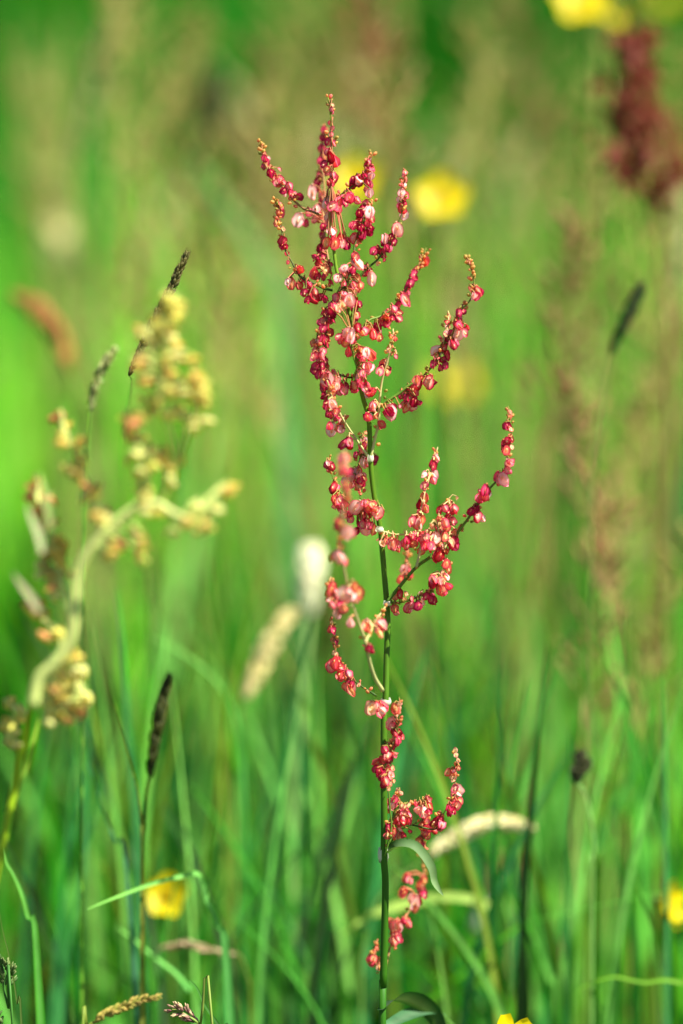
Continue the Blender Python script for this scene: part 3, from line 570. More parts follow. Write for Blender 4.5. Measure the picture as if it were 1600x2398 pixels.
def pale_sorrel():
    rr = random.Random(9)
    pix = [XY('d6', *q) for q in ((330, 330), (240, 460), (180, 700), (100, 1100), (40, 1400))] + [(-30, 2150)]
    b = W(-60, 2420, -.05); R = Vector((b.x, b.y, 0))
    o = root('sorrel_plant', R, 'pale yellow flowering sorrel with a drooping stem, soft and out of focus', 'sorrel')
    m = MB(); P = smooth([W(x, y, d) for (x, y), d in zip(pix, (-.075, -.065, -.055, -.05, -.05, -.05))] + [b, R], 4)
    m.tube(P, [(12 + 12 * i / len(P)) * MM * .5 for i in range(len(P))], lin(150, 176, 30), 10, lin(130, 170, 24)); m.build('stem', M_stem, o, R)
    n = 0
    for cr, path, d0, d1, w0, w1, col, fr in LBR:
        d0, d1, w0, w1 = d0 * 1.35, d1 * 1.35, w0 * .85, w1 * .8
        pp = [q[:2] for q in parse(cr, path)]; N = len(pp)
        sp = smooth([W(x, y, (d0 + (d1 - d0) * i / (N - 1)) * .01) for i, (x, y) in enumerate(pp)], 5); K = len(sp)
        mb = MB(); mb.tube(sp, [(w0 + (w1 - w0) * i / (K - 1)) * MM * .5 for i in range(K)], col, 8, mixc(col, PALEST, .5))
        br_fl = []
        fl = parse(cr, fr); fl += [(x + rr.gauss(0, 15), y + rr.gauss(0, 17), g.replace('b', '')) for x, y, g in fl if rr.random() < .42 and w0 < 20]
        for x, y, g in fl:
            s = rr.uniform(29, 39) * (1.25 if 'b' in g else 1)
            top0 = W(x, y, d0 * .01)
            i = min(range(K), key=lambda i: (sp[i] - top0).length)
            v = sp[i] - CAM; dd = v.dot(FW) - D + rr.gauss(0, .003)
            k = (D + dd) / D
            top = W(x, y - s * .5, dd)
            if (top - sp[i]).length < .03: mb.tube([sp[i], (top + sp[i]) * .5 + Vector((0, 0, .001)), top], .0003, col, 4, cap=False)
            br_fl.append((s * MM, top, next((c for c in 'podr' if c in g), 'n')))
        bo = mb.build('flower_branch', M_stem, o, R)
        for S, p, k in br_fl:
            f = link('flower', rr.choice(PALME[k]), bo); n += 1
            f.matrix_basis = Matrix.Translation(p - R) @ Matrix.Rotation(rr.gauss(0, .4), 4, 'X') @ Matrix.Rotation(rr.gauss(0, .4), 4, 'Y') @ Matrix.Rotation(rr.uniform(0, 6.28), 4, 'Z') @ Matrix.Scale(S, 4)
    print('PALE FLOWERS', n)
    # small pointed pale leaves near the top of the plant, and the second strap leaf beside the stem
    for q, w, ca in (((('c6', 310, 420), ('c6', 290, 260), ('c6', 255, 130), ('c6', 240, 70)), 18, lin(176, 196, 116)),
                     ((('c6', 260, 560), ('c6', 235, 440), ('c6', 190, 340), ('c6', 165, 260)), 17, lin(208, 214, 158)),
                     ((('c6', 240, 920), ('c6', 180, 820), ('c6', 120, 740), ('c6', 80, 680)), 16.5, lin(190, 184, 140)),
                     ((('d6', 60, 1300), ('d6', 200, 900), ('d6', 270, 650), ('d6', 290, 560)), 12, lin(150, 190, 50))):
        P = smooth([W(*XY(*a), -.09 if w > 16 else -.05) for a in q], 4); K = len(P)
        mb = MB(); mb.ribbon(P, [w * MM * max(.05, (1 - (i / (K - 1)) ** 2)) * (.6 + .4 * min(1, i / 4)) for i in range(K)], (.2, -1, .3), ca, None, .3)
        mb.build('leaf', M_blade, o, R)
pale_sorrel()

# ------------------------------------------------------------------ grass blades one can pick out
def bladething(label, cr, path, dd, wpx, col, col2=None, group=None, face=(0, -1, .35), base=True, fold=.3, name='grass_leaf', tipw=.06):
    """path runs from the tip down to the lowest traced point; the foot goes on to the soil"""
    sat = lambda c: tuple(v ** 1.18 * 1.2 for v in c)
    col = sat(col); col2 = sat(col2) if col2 else None
    pp = [q[:2] for q in parse(cr, path)]; N = len(pp)
    dl = dd if isinstance(dd, (list, tuple)) else [dd] * N
    P = [W(x, y, d) for (x, y), d in zip(pp, dl)]
    e, pv = P[-1], P[-2]; dx = max(-.05, min(.05, (e.x - pv.x) * .8))
    foot = e - UP * (e.z / UP.z) + Vector((dx, 0, 0)); foot.z = 0
    if base:
        ld = (e - pv).normalized(); P += [e.lerp(foot, .35) + Vector((ld.x, ld.y, 0)) * .012, foot]
    sp = smooth(P, 4); K = len(sp)
    L = [0]
    for i in range(1, K): L.append(L[-1] + (sp[i] - sp[i - 1]).length)
    wpx *= 1.35
    ws = [wpx * MM * (tipw + (1 - tipw) * min(1, (l / L[-1]) / .38) ** .75) * (1 - .25 * (l / L[-1])) for l in L]
    mb = MB(); mb.ribbon(sp, ws, face, col, col2 or mixc(col, lin(50, 90, 20), .3), fold)
    o = mb.build(name, M_blade, None, foot); o.location = foot
    return tag(o, label, 'grass blade', group, 'thing')
TEAL, LEAFG, LIGHT, OLIVE, SHADE_GREEN = lin(44, 140, 66), lin(62, 146, 24), lin(134, 198, 92), lin(124, 152, 16), lin(16, 66, 8)  # last tone: blades coloured dark to imitate shadow low in the grass
GA = 'teal green blades among the lower meadow'; GB = 'light green blades among the lower meadow'; GC = 'olive stalks low in the meadow'
bladething('narrow upright teal grass blade just under the drooping pale sorrel', 'p', '272,1380 282,1450 292,1560 300,1680 312,1830 325,2000', .10, 27, TEAL)
bladething('teal grass blade bending over to a flat light tip beside the dark spike', 'd5', '330,650 450,700 600,800 700,900 770,1020 805,1150 812,1270 830,1500', .12, 17, LIGHT, TEAL, face=(.3, -.8, .6))
bladething('slim green grass blade leaning against the bent teal blade', 'd5', '540,540 600,640 680,780 740,930 780,1080 800,1200', .12, 22, LEAFG)
bladething('tall narrow olive grass blade behind the bent teal blade', 'd5', '650,240 665,420 680,600 720,800 770,1000', .18, 24, lin(110, 140, 40))
bladething('yellowish olive stalk crossing the foot of the dark grass spike', 'd6', '790,280 840,450 890,620 950,850 1010,1100 1040,1350 1045,1568', .04, 13, OLIVE, lin(120, 120, 30))
bladething('bluish teal grass blade slanting below the pale sorrel flowers', 'd6', '640,880 690,1020 760,1250 850,1480 930,1700', .06, 17, lin(54, 122, 92))
bladething('light green grass blade slanting in beside the pale sorrel stem', 'c7', '0,330 30,430 60,480 100,570 130,680 170,850', .03, 26, LIGHT, LEAFG)
bladething('green grass blade sagging in front of the lowest buttercup', 'c7', '400,645 560,580 700,530 850,492 915,490 950,600 1000,720 1040,900', [.03, .034, .038, .042, .045, .046, .047, .05], 24, LIGHT, TEAL, face=(.1, -.85, .5))
bladething('broad green grass blade arching below the lowest buttercup', 'c7', '540,730 620,790 700,860 800,935 870,1020 910,1100', .07, 26, LIGHT, TEAL, face=(.2, -.5, .8))
bladething('sharp dark green grass tip rising beside the purple spikelets', 'c7', '872,972 905,1010 935,1075 970,1130 1010,1190 1080,1330', 0.002, 17, lin(70, 140, 50), lin(44, 104, 36), tipw=.2)
bladething('pale green upright grass blade among tan stems', 'd4', '735,440 750,520 765,650 772,800 775,950 780,1200', .26, 48, LIGHT, None)
bladething('long yellow green grass blade leaning over beside the small dark seed head', 'd4', '1600,600 1540,750 1440,950 1330,1200 1230,1400 1150,1568 1100,1750', .17, 30, lin(112, 160, 18))
bladething('wide soft teal grass blade leaning diagonally behind the sorrel stem', 'd4', '680,820 580,950 350,1170 100,1350 40,1500', .3, 56, TEAL, None, face=(.4, -.8, .5))
bladething('light green blade standing upright under the dark little seed head', 'c8', '1240,640 1150,720 1100,900 1060,1100 1020,1300 1000,1480', .14, 40, LIGHT, None)
bladething('green blade meeting the upright light blade in a V', 'c8', '815,880 850,980 900,1120 960,1280 1000,1400', .1, 34, LEAFG, LIGHT)
bladething('thin olive grass blade lying almost level above the soil shadows', 'c8', '1075,1340 1150,1295 1250,1270 1330,1285 1400,1296 1480,1285 1568,1300 1640,1330', .06, 20, lin(120, 166, 20), None, face=(0, -.8, .6))
bladething('pale blade reaching from the main stem toward the drooping white bud', 'c8', '0,1075 60,1030 150,980 250,950 340,925 450,905 560,908 640,930 700,960', .10, 22, lin(170, 200, 100), None, face=(0, -.8, .6), base=False)
bladething('soft green leaf blade leaning beside the crown of the red sorrel', 'd1', '880,720 960,820 1050,950 1150,1100 1230,1250 1290,1420', .42, 78, lin(126, 176, 104), None)
bladething('grey green dry blade sloping down behind the pale sorrel', 'd1', '0,690 90,750 200,830 300,920 380,1050', .5, 60, lin(150, 156, 90), None)
rb = random.Random(77)
for k in range(210):
    d = rb.choice((.1, .12, .15, .19, .25, .33)) + rb.uniform(-.02, .02)
    x = rb.uniform(-40, 1640)
    if 780 < x < 1010 and d < .12: x += 320
    y = rb.uniform(1480, 2250) - d * 1100
    lean = rb.gauss(0, 150); L = 2500 - y
    cls = rb.choice((0, 0, 1, 1, 2, 3, 3, 4, 4))
    col = (TEAL, LEAFG, OLIVE, SHADE_GREEN, LIGHT)[cls]
    pth = ' '.join('%d,%d' % (max(0, 400 + x + lean * (1 - t) ** 1.8), y + L * t) for t in (0, .2, .45, .7, 1))
    CR['q'] = (-400, 0, 1)
    bladething(('soft teal green grass blade rising from the lower meadow', 'soft leaf green grass blade rising from the lower meadow', 'soft olive yellow grass blade rising from the lower meadow', 'dark green grass blade rising from the lower meadow', 'pale light green grass blade rising from the lower meadow')[cls], 'q', pth, d,
               rb.uniform(9, 30), vary(col, .2, rb), None, ('teal green blades among the lower meadow', 'leaf green blades among the lower meadow', 'olive blades among the lower meadow', 'dark green blades among the lower meadow', 'pale light green blades among the lower meadow')[cls], face=(rb.uniform(-.8, .8), -1, .3))

# ------------------------------------------------------------------ grass seed heads, spikes
def spike(mb, pts, wpx_fn, n, col, col2, rr, awn=0, slen=1.0, spread=.5, mi=0, k=1.0):
    """spikelets packed along a polyline; wpx_fn(t) = half width in px"""
    sp = smooth(pts, 8); K = len(sp)
    for i in range(n):
        t = (i + rr.random()) / n; j = t * (K - 1); a = int(min(j, K - 2)); p = sp[a].lerp(sp[a + 1], j - a)
        ax = (sp[a + 1] - sp[a]).normalized()
        u = ax.orthogonal().normalized(); an = rr.uniform(0, 6.28)
        out = Quaternion(ax, an) @ u
        w = wpx_fn(t) * MM * k
        dr = (ax * (1 - spread) + out * spread).normalized()
        s = w * rr.uniform(.45, .75) + .0002
        mb.blob(p + out * w * .5 + ax * w * .2, dr, s * .42, s * 1.25 * slen, vary(mixc(col, col2, rr.random()), .18, rr), 5, 2, mi)
        if awn and rr.random() < .5:
            e = p + out * w * .9 + ax * w * (1 + awn)
            mb.tube([p + out * w * .6 + ax * w * .6, e], [.00009, .00003], col2, 3, mi=mi, cap=False)

def headthing(name, label, cr, path, dd, hw, n, col, col2, stem, stemw, stemcol, group=None, cat='grass', seed=1, awn=0, spread=.45, slen=1.0, back=0.0):
    """path = the head from tip to its base; stem = traced stalk below it, carried on down to the soil"""
    rr = random.Random(seed); pp = [q[:2] for q in parse(cr, path)]
    H = [W(x, y, dd) for x, y in pp][::-1]
    S = [H[0]] + [W(x, y, dd) for x, y, _ in (parse(cr, stem) if stem else [])]
    e = S[-1]; d = (S[-1] - S[-2]) if len(S) > 1 else (H[0] - H[1]); dx = max(-.04, min(.04, d.x))
    foot = e - UP * (e.z / UP.z) + Vector((dx, 0, 0)); foot.z = 0
    S += [e.lerp(foot, .5) + Vector((dx * .2, 0, 0)), foot]
    o = root(name, foot, label, cat, group)
    if back:
        S = [p + FW * (back * (i / (len(S) - 1)) ** 1.3) for i, p in enumerate(S)]; S[-1].z = 0
    m = MB(); sp = smooth(S, 4); m.tube(sp, [(stemw * (.7 + .5 * i / len(sp))) * MM * .5 for i in range(len(sp))], stemcol, 6, mixc(stemcol, LEAFG, .5)); m.build('stem', M_stem, o, foot)
    k = (D + dd) / D
    h = MB(); spike(h, H, lambda t: hw * (math.sin(math.pi * min(1, .12 + .8 * t)) ** .6), n, col, col2, rr, awn, slen, spread, k=1.0)
    h.tube(smooth(H, 4), .0003, stemcol, 5)
    h.build('seed_head', M_dry, o, foot)
    return o
CREAM, CREAM2 = lin(206, 202, 138), lin(222, 220, 172)
headthing('spiked_grass', 'thin dark grass spike in focus passing behind the pale sorrel flowers', 'c5', '1145,85 1110,160 1040,320 960,470 870,660 790,830', .004, 13, 260, lin(70, 66, 26), lin(96, 92, 44), '770,860 690,1020 600,1250 540,1500 500,1900', 3.4, lin(70, 96, 40), seed=2, awn=1.2, spread=.3, back=.3)
headthing('spiked_grass', 'dark blurred grass spike slanting beside tan stems, well clear of the sorrel', 'd3', '1355,150 1320,230 1260,350 1190,510', .10, 22, 150, lin(30, 44, 8), lin(52, 70, 20), '1180,540 1150,750 1110,1100 1080,1500', 8, lin(120, 124, 66), seed=3, spread=.25)
headthing('spiked_grass', 'dark brown green grass spike standing low behind the pale sorrel', 'd6', '1245,255 1210,380 1170,550 1130,780 1095,1000', .05, 20, 160, lin(36, 46, 8), lin(64, 70, 20), '1070,1150 1055,1400 1050,1560', 9, lin(70, 90, 24), seed=4, spread=.2)
headthing('spiked_grass', 'broad dark olive blurred spike above the pale green leaf blade', 'd1', '1000,330 980,450 950,600 920,720', .45, 70, 200, lin(40, 50, 6), lin(60, 70, 16), '900,800 880,1100', 10, lin(90, 110, 40), seed=5, spread=.25)
headthing('seeding_grass', 'upright fluffy cream grass head on a pale stalk', 'd5', '1182,190 1182,260 1180,340 1176,420 1172,540', .2, 42, 420, CREAM2, lin(234, 232, 196), '1165,640 1150,800 1120,1150 1090,1500', 24, lin(166, 200, 116), seed=6, spread=.35)
headthing('seeding_grass', 'leaning cream grass head in two lumps beside the upright fluffy one', 'd5', '1090,515 1030,590 970,680 920,790 870,900 830,980', .16, 32, 260, CREAM, lin(222, 212, 140), '810,1030 790,1200 780,1500', 7, lin(150, 150, 80), seed=7, spread=.3)
headthing('seeding_grass', 'arching cream grass head stretching away behind the curled sorrel leaf', 'c8', '870,582 790,570 710,562 620,582 540,620 460,670 400,718', .1, 27, 320, CREAM2, lin(214, 210, 136), '330,770 250,830 150,950 100,1150 90,1400', 8, lin(130, 160, 80), seed=8, spread=.28, awn=.6)
headthing('seeding_grass', 'small dark seed head with a pale dot under it', 'c8', '1100,240 1105,290 1085,340 1080,380', .07, 24, 80, lin(54, 58, 26), lin(80, 80, 50), '1110,420 1140,520 1160,700 1150,950', 9, lin(130, 170, 90), seed=9, spread=.5)
headthing('seeding_grass', 'rusty brown slanting grass head above the pale sorrel', 'c5', '80,360 170,400 260,470 340,580 400,700 440,800', .24, 36, 100, lin(170, 110, 66), lin(180, 136, 72), '460,880 500,1100 520,1400', 9, lin(130, 130, 60), seed=10, spread=.4)
headthing('seeding_grass', 'pale green pointed grass head standing behind the pale sorrel flowers', 'c5', '710,665 660,740 610,830 570,950 555,1050', .05, 15, 90, lin(170, 186, 120), lin(120, 130, 66), '545,1150 530,1350 510,1700', 8, lin(110, 150, 50), seed=11, spread=.35)
headthing('seeding_grass', 'pale cream soft grass head glowing above the rusty slanting one', 'd1', '265,1010 262,1090 258,1170 255,1260', .5, 60, 120, lin(190, 190, 116), lin(214, 210, 150), '260,1350 280,1600 300,2000', 12, lin(160, 180, 110), seed=12, spread=.4)
headthing('seeding_grass', 'tan grass head lying low at the foot of the sagging blade', 'c7', '735,1045 650,1060 560,1095 480,1130 425,1165', -.02, 13, 90, lin(150, 140, 60), lin(176, 150, 80), '400,1190 380,1260', 6, lin(130, 140, 50), seed=13, spread=.35)
headthing('seeding_grass', 'dry cream and brown spikelet lying low beneath the lowest buttercup', 'c7', '735,825 800,815 860,805 930,825 1010,845 1090,855', .08, 12, 70, lin(214, 196, 150), lin(96, 72, 34), '1110,870 1140,980 1150,1150', 6, lin(110, 110, 50), seed=14, spread=.3)
headthing('drooping_bud', 'drooping greyish white bud under a short brown stalk', 'c8', '640,1040 655,1010 668,970 675,945', .2, 40, 90, lin(196, 208, 184), lin(176, 196, 168), '685,880 700,760 715,700 740,900 745,1300', 12, lin(170, 130, 86), cat='flower bud', seed=15, spread=.25)

# purple-tinged spikelet head and cocksfoot head, sharp at the lower edge: spikelets as parts
def spikeletthing(label, cr, spots, stem, dd, col, col2, S, seed, stemcol):
    rr = random.Random(seed); pp = [W(*q[:2], dd) for q in parse(cr, stem)]; e = pp[-1]; foot = Vector((e.x + .01, e.y, 0)); pp.append(foot)
    o = root('seeding_grass', foot, label, 'grass'); m = MB(); sp = smooth(pp, 4); m.tube(sp, 3.2 * MM, stemcol, 6); m.build('stem', M_stem, o, foot)
    mes = []
    for k in range(3):
        mb = MB()
        for j in range(3):
            sd = (-1) ** j
            mb.blob((sd * .18, rr.uniform(-.1, .1), .2 + j * .28), (sd * .28, 0, 1), .2, .5, mixc(col, col2, j / 2), 6, 3, col2=mixc(col, col2, rr.random()))
        mb.blob((0, 0, 1.0), (0, .1, 1), .13, .45, col2, 5, 3)
        mes.append(mb.mesh('spikelet', M_dry))
    for x, y, g in parse(cr, spots):
        p = W(x, y, dd + rr.uniform(-.0012, .0012)); i = min(range(len(sp)), key=lambda i: (sp[i] - p).length)
        ax = (p - sp[i]); ax = (ax.normalized() if ax.length > 1e-5 else Vector((0, 0, 1))) * .7 + (sp[max(i - 1, 0)] - sp[min(i + 1, len(sp) - 1)]).normalized()
        f = link('spikelet', rr.choice(mes), o)
        f.matrix_basis = Matrix.Translation(p - foot) @ ax.to_track_quat('Z', 'Y').to_matrix().to_4x4() @ Matrix.Rotation(rr.uniform(0, 6.3), 4, 'Z') @ Matrix.Scale(S * MM * rr.uniform(.85, 1.15), 4)
spikeletthing('purple and tan spikelets of a grass head poking up in focus', 'c7', '785,1112 800,1100 820,1095 815,1125 840,1105 845,1130 862,1118 868,1145 885,1135 890,1160 905,1160 830,1110 855,1140 875,1155', '790,1108 830,1115 870,1140 920,1175 980,1240', .001, lin(120, 70, 76), lin(206, 184, 140), 15, 4, lin(120, 140, 60))
spikeletthing('tight dark green clustered grass head on a thin stalk', 'c7', '5,890 20,900 35,905 10,915 45,925 25,930 5,940 50,950 35,955 15,965 5,980 40,975 30,990 55,935 20,1000 48,990 5,1115 12,1140 8,1165 25,915 12,950', '0,880 25,940 20,1010 40,1100 60,1200', .0, lin(60, 96, 40), lin(120, 140, 80), 17, 5, lin(60, 110, 40))
bladething('thin dark stalk curving past the tight green grass head', 'c7', '0,660 12,740 40,850 65,980 80,1080 100,1180', .0, 9, lin(90, 120, 40), None)

# ------------------------------------------------------------------ buttercups
def buttercup(label, px, py, dd, dpx, face, stempx, seed, petals=5, closed=.25):
    rr = random.Random(seed); c = W(px, py, dd); k = (D + dd) / D; r = dpx * MM * .5 * k
    foot = Vector((c.x + stempx * MM, c.y + .01, 0)); face = Vector(face).normalized()
    o = root('buttercup', foot, label, 'buttercup')
    Mx = Matrix.Translation(c - foot) @ face.to_track_quat('Z', 'Y').to_matrix().to_4x4()
    yl, yd = lin(218, 200, 0), lin(206, 180, 0)
    mb = MB(); vs, fs, cs = [], [], []; nu, nv = 5, 5
    for i in range(nu + 1):
        t = i / nu
        for j in range(nv + 1):
            s = j / nv * 2 - 1
            wv = .78 * math.sin(math.pi * min(1, .1 + .72 * t)) ** .7 * (1 if t < .95 else .85)
            y = t * (1 - .08 * s * s); z = closed * t * t * .9 + .16 * s * s * t
            vs.append((s * wv * .62 * r, y * r, z * r)); cs.append(mixc(yd, yl, min(1, t * 1.4)))
    for i in range(nu):
        for j in range(nv):
            a = i * (nv + 1) + j; fs.append((a, a + 1, a + nv + 2, a + nv + 1))
    mb.add(vs, fs, cs); me = mb.mesh('petal', M_petal)
    for q in range(petals):
        p = link('petal', me, o)
        p.matrix_basis = Mx @ Matrix.Rotation(q * 2 * math.pi / petals + rr.uniform(-.08, .08), 4, 'Z') @ Matrix.Rotation(rr.uniform(-.08, .08), 4, 'X') @ Matrix.Translation((0, r * .06, .0002 * q))
    s = MB()
    for q in range(36):
        a = q * 2.4; rad = r * .26 * math.sqrt((q + 1) / 36)
        s.blob(Mx @ Vector((math.cos(a) * rad, math.sin(a) * rad, r * (.16 + .1 * (1 - rad / r / .26)))), face, r * .03, r * .09, mixc(lin(224, 190, 6), lin(196, 190, 20), 1 - q / 36), 4, 2)
    s.blob(Mx @ Vector((0, 0, r * .06)), face, r * .14, r * .1, lin(190, 186, 16), 6, 3)
    s.build('stamens', M_petal, o)
    m = MB(); e = c - foot
    m.tube(smooth([e - face * r * .05, e - face * r * .5 - Vector((0, 0, r * .6)), e.lerp(Vector(), .35), Vector()], 6), [.0006 + .0006 * i / 18 for i in range(19)], lin(96, 130, 46), 6)
    for q in range(5):
        a = q * 1.2566 + .3; d = Mx.to_3x3() @ Vector((math.cos(a), math.sin(a), -.35))
        m.ribbon([e - face * r * .06, e + d * r * .25, e + d * r * .42], [r * .1, r * .22, r * .03], face, lin(140, 150, 50))
    m.build('stem', M_stem, o)
    return o
buttercup('round open buttercup standing free beside the crown of the red sorrel', 1034, 466, .24, 122, (.05, -.85, .55), 20, 1)
buttercup('open buttercup half hidden behind the crown of the red sorrel', 838, 424, .27, 112, (-.1, -.8, .6), -30, 2)
buttercup('large soft buttercup hanging above the rusty red sorrel cluster', 1358, 6, .28, 130, (.1, -.75, .6), 30, 3)
buttercup('small buttercup bud close beside the large soft buttercup', 1438, 45, .3, 46, (.2, -.6, .5), 0, 8)
buttercup('faint yellow green buttercup deep in the meadow beyond the long sorrel branch', 1072, 905, .6, 122, (0, -.5, .85), 0, 4)
buttercup('bright deep yellow buttercup low down beneath the sagging blade', 393, 2100, .12, 104, (-.15, -.85, .5), 30, 5)
buttercup('buttercup seen edge on with its petals tilted upright', 1556, 2120, .1, 112, (.93, -.36, .16), 10, 6, closed=.45)
buttercup('yellow buttercup petals just poking up at the soil end of the meadow', 1192, 2440, .005, 100, (.3, -.5, .8), 5, 7, closed=.8)
buttercup('yellow buttercup sitting among tan heads near the rusty red sorrel', 1560, -10, .9, 70, (0, -.6, .8), 0, 9)

# ------------------------------------------------------------------ soft red sorrels and tan stems further back
def far_sorrel(label, cr, path, dd, hw, n, cols, stem, seed, group=None):
    rr = random.Random(seed); pp = parse(cr, path); H = [W(x, y, dd) for x, y, _ in pp][::-1]
    S = [H[0]] + [W(x, y, dd) for x, y, _ in parse(cr, stem)]; e = S[-1]; foot = Vector((e.x, e.y, 0)); S.append(foot)
    o = root('sorrel_plant', foot, label, 'sorrel', group)
    m = MB(); m.tube(smooth(S + [] , 4), 7 * MM, lin(130, 110, 56), 6); m.tube(smooth(H, 4), 4 * MM, lin(140, 90, 50), 5)
    sp = smooth(H, 8); K = len(sp); f = MB()
    for b in range(max(5, n // 14)):
        j = rr.randrange(K); t = j / (K - 1); a = rr.uniform(0, 6.28); w = hw * MM * (1 - .45 * t) * rr.uniform(.45, 1.1)
        q = [sp[j], sp[j] + Vector((math.cos(a) * w * .6, math.sin(a) * w * .6, w * .25)), sp[j] + Vector((math.cos(a) * w * 1.05, math.sin(a) * w, w * .95))]
        m.tube(smooth(q, 3), 2 * MM, lin(140, 96, 60), 4)
        bp = smooth(q, 7)
        for _ in range(14):
            p = bp[int(len(bp) * rr.random() ** .7)] + Vector((rr.gauss(0, 1), rr.gauss(0, 1), rr.gauss(0, 1))) * .002
            X = Matrix.Translation(p) @ fruit_matrix('', rr) @ Matrix.Scale(rr.uniform(20, 29) * MM, 4)
            src = rr.choice(FRUIT_MB['d' if rr.random() < .5 else 'm' if rr.random() < .6 else 'o'])
            cc = rr.choice(cols)
            f.add([X @ Vector(v) for v in src.v], src.f, [mixc(c, cc, .8) for c in src.c])
    m.build('stem', M_stem, o, foot); g = f.build('fruit_clusters', M_fruit, o, foot); g['kind'] = 'stuff'
RUST = [lin(134, 58, 44), lin(160, 88, 76), lin(108, 48, 26), lin(124, 84, 44)]
TANR = [lin(160, 106, 76), lin(170, 124, 84), lin(150, 110, 62)]
far_sorrel('dense rusty red sorrel cluster blurred behind the meadow stems', 'd2', '1340,190 1345,300 1330,430 1320,580 1335,740 1400,900', .2, 110, 560, RUST, '1450,1050 1480,1400 1500,2000', 1)
far_sorrel('tan pink sorrel haze directly above the tip of the red sorrel', 'd2', '30,0 90,120 110,260 130,420 150,560', .5, 100, 200, TANR, '160,700 160,1000', 2)
far_sorrel('faint pinkish sorrel tuft beside the tall tan stems', 'd2', '1480,560 1500,760 1490,980', .4, 80, 200, TANR, '1480,1200 1500,1700', 3)

def stem_proto(kind, seed):
    """a flowering grass stem, foot at the origin, 0.4 m tall"""
    rr = random.Random(seed); o = root('flowering_grass', (0, 0, 0), None, None)
    h = .4; bend = rr.uniform(-.05, .05)
    S = smooth([Vector((0, 0, 0)), Vector((bend * .15, 0, h * .35)), Vector((bend * .5, .004, h * .7)), Vector((bend, 0, h))], 4)
    sc = (lin(156, 142, 74), lin(138, 150, 66), lin(156, 118, 74), lin(120, 150, 60))[kind]
    m = MB(); m.tube(S, [.0016 - .0008 * i / len(S) for i in range(len(S))], sc, 5, mixc(sc, lin(170, 140, 90), .5)); m.build('stem', M_stem, o)
    f = MB(); top = S[-1]; dr = (S[-1] - S[-3]).normalized(); hl = (.1, .075, .09, .05)[kind]
    H = smooth([top - dr * .01, top + dr * hl * .5 + Vector((bend * .1, 0, 0)), top + dr * hl + Vector((bend * .35, 0, -.004))], 6)
    if kind in (0, 2):                                # loose panicle
        for q in range(34):
            t = q / 34; p = H[int(t * (len(H) - 1))]; a = rr.uniform(0, 6.28); w = .02 * (1 - .7 * t) * rr.uniform(.5, 1)
            e = p + Vector((math.cos(a) * w, math.sin(a) * w, w * 1.1)); f.tube([p, e], .0002, sc, 3, cap=False)
            for _ in range(4):
                c = p.lerp(e, rr.uniform(.4, 1.1)); f.blob(c, e - p, .0011, .0036, vary(((lin(172, 152, 84), lin(176, 172, 96)) if kind == 0 else (lin(168, 122, 84), lin(178, 142, 96)))[rr.randrange(2)], .15, rr), 4, 2)
    else:
        spike(f, H, lambda t: 38 * math.sin(math.pi * (.15 + .8 * t)) ** .6, 70, (None, lin(196, 186, 116), None, lin(216, 208, 160))[kind], (None, lin(170, 176, 90), None, lin(190, 190, 120))[kind], rr, spread=.35)
    f.tube(H, .0003, sc, 4); f.build('seed_head', M_dry, o)
    lf = MB(); a = rr.uniform(0, 6.28); d = Vector((math.cos(a), math.sin(a), 0)); p = S[4]
    lf.ribbon(smooth([p, p + d * .02 + Vector((0, 0, .05)), p + d * .07 + Vector((0, 0, .085)), p + d * .12 + Vector((0, 0, .07))], 3), [.002, .003, .0035, .004, .004, .0038, .0034, .0028, .002, .0006], (0, 0, 1), lin(90, 140, 44)); lf.build('leaf', M_blade, o)
    return o
SL = [('tall tan grass stem with a loose feathery head, soft in the meadow', 'tan feathery grass stems'), ('tall yellow green grass stem with a narrow head, soft in the meadow', 'yellow green grass stems'),
      ('tall reddish brown grass stem with a loose head, soft in the meadow', 'reddish brown grass stems'), ('tall pale grass stem with a short cream head, soft in the meadow', 'pale cream headed grass stems')]
protos = [[stem_proto(k, k * 10 + j) for j in range(2)] for k in range(4)]
used = set(); rs = random.Random(12)
def put_stem(kind, x, y, h, rz=None):
    j = rs.randrange(2); p = protos[kind][j]
    o = copy_tree(p) if (kind, j) in used else p
    used.add((kind, j))
    o.location = (x, y, 0); o.rotation_euler = (rs.gauss(0, .06), rs.gauss(0, .08), rs.uniform(0, 6.28) if rz is None else rz); o.scale = (h / .45,) * 3
    tag(o, SL[kind][0], 'grass stem', SL[kind][1])
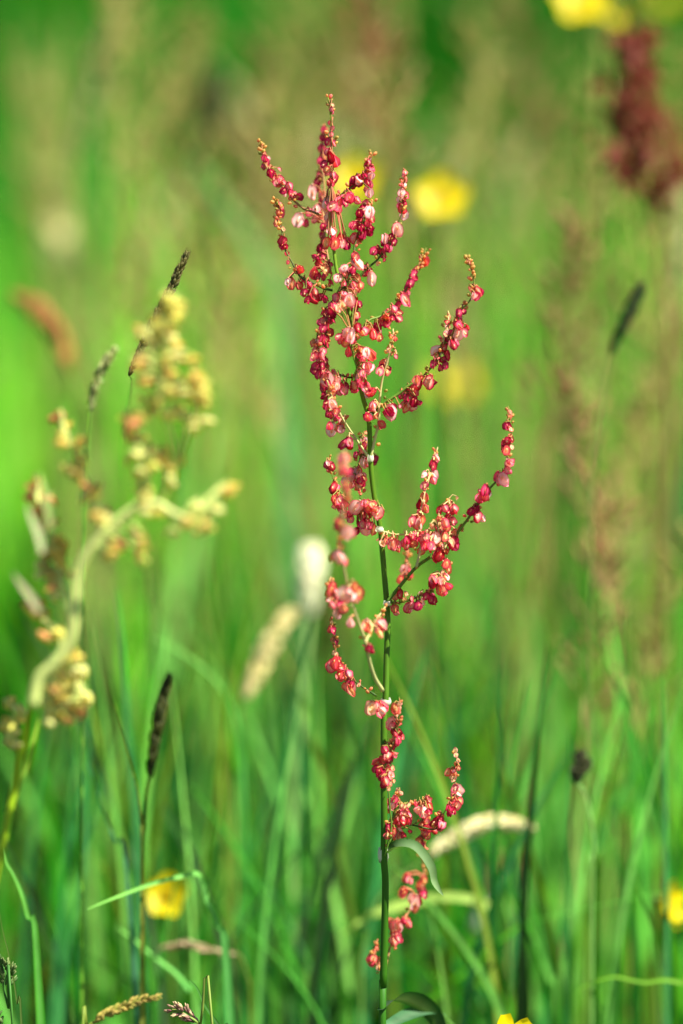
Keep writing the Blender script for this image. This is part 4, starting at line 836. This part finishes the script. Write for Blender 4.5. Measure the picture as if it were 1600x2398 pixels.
# traced: kind, px, py of the head's top, depth behind the sorrel
for kind, px, py, dd in ((0, 1147, -10, .5), (0, 1200, 130, .42), (0, 1235, 300, .35), (2, 1262, 190, .5), (2, 1310, 330, .45), (0, 1250, 460, .4), (2, 1300, 1380, .16), (0, 1290, 1500, .2), (2, 1427, 1000, .22), (0, 1420, 1130, .26),
                         (0, 310, -40, .5), (1, 306, 0, .4), (0, 326, 300, .45), (2, 408, 290, .5), (0, 200, 330, .5), (1, 260, 420, .5), (1, 220, 150, .7), (0, 330, 480, .35), (1, 240, 240, .6),
                         (0, 1126, 400, .7), (2, 735, 150, .8), (3, 740, 250, .7), (2, 865, 200, .6), (2, 1520, 500, .5), (0, 1560, 560, .4), (0, 1480, 640, .35), (1, 1450, 780, .4), (3, 1510, 900, .45),
                         (0, 1230, 600, .35), (2, 1222, 640, .3), (1, 1340, 820, .4), (0, 1390, 900, .35), (2, 60, 700, .5), (0, 230, 620, .4), (1, 180, 700, .5), (3, 1330, 560, .6), (1, 1290, 700, .4), (1, 1400, 860, .42), (1, 1480, 960, .4), (3, 1540, 1000, .45), (1, 1350, 1000, .4), (1, 1250, 900, .45), (1, 560, 700, .6), (1, 500, 820, .5), (3, 130, 420, .7)):
    c = W(px, py, dd); put_stem(kind, c.x, c.y, max(.3, c.z))
for _ in range(34):                                # the thickets of tan stems behind the pale sorrel, over the crown and beside the rusty sorrel
    px, py = rs.choice(((rs.uniform(60, 430), rs.uniform(-40, 620)), (rs.uniform(680, 1040), rs.uniform(-60, 240)), (rs.uniform(1120, 1600), rs.uniform(0, 1050)), (rs.uniform(1150, 1600), rs.uniform(200, 1400))))
    c = W(px, py, rs.uniform(.28, .75))
    if c.z < .52: put_stem(rs.choice((0, 0, 1, 1, 3, 2)), c.x, c.y, max(.27, c.z))
for _ in range(26):
    d = rs.uniform(1.35, 4.0); x = rs.uniform(-1, 1) * (.13 * d + .12)
    put_stem(rs.choice((0, 1, 1, 3, 3)), x, CAM.y + d, rs.uniform(.3, .44))
for k in range(4):
    for j in range(2):
        if (k, j) not in used: put_stem_dummy = protos[k][j]; put_stem_dummy.location = (.4, 1.5, 0); tag(put_stem_dummy, SL[k][0], 'grass stem', SL[k][1])
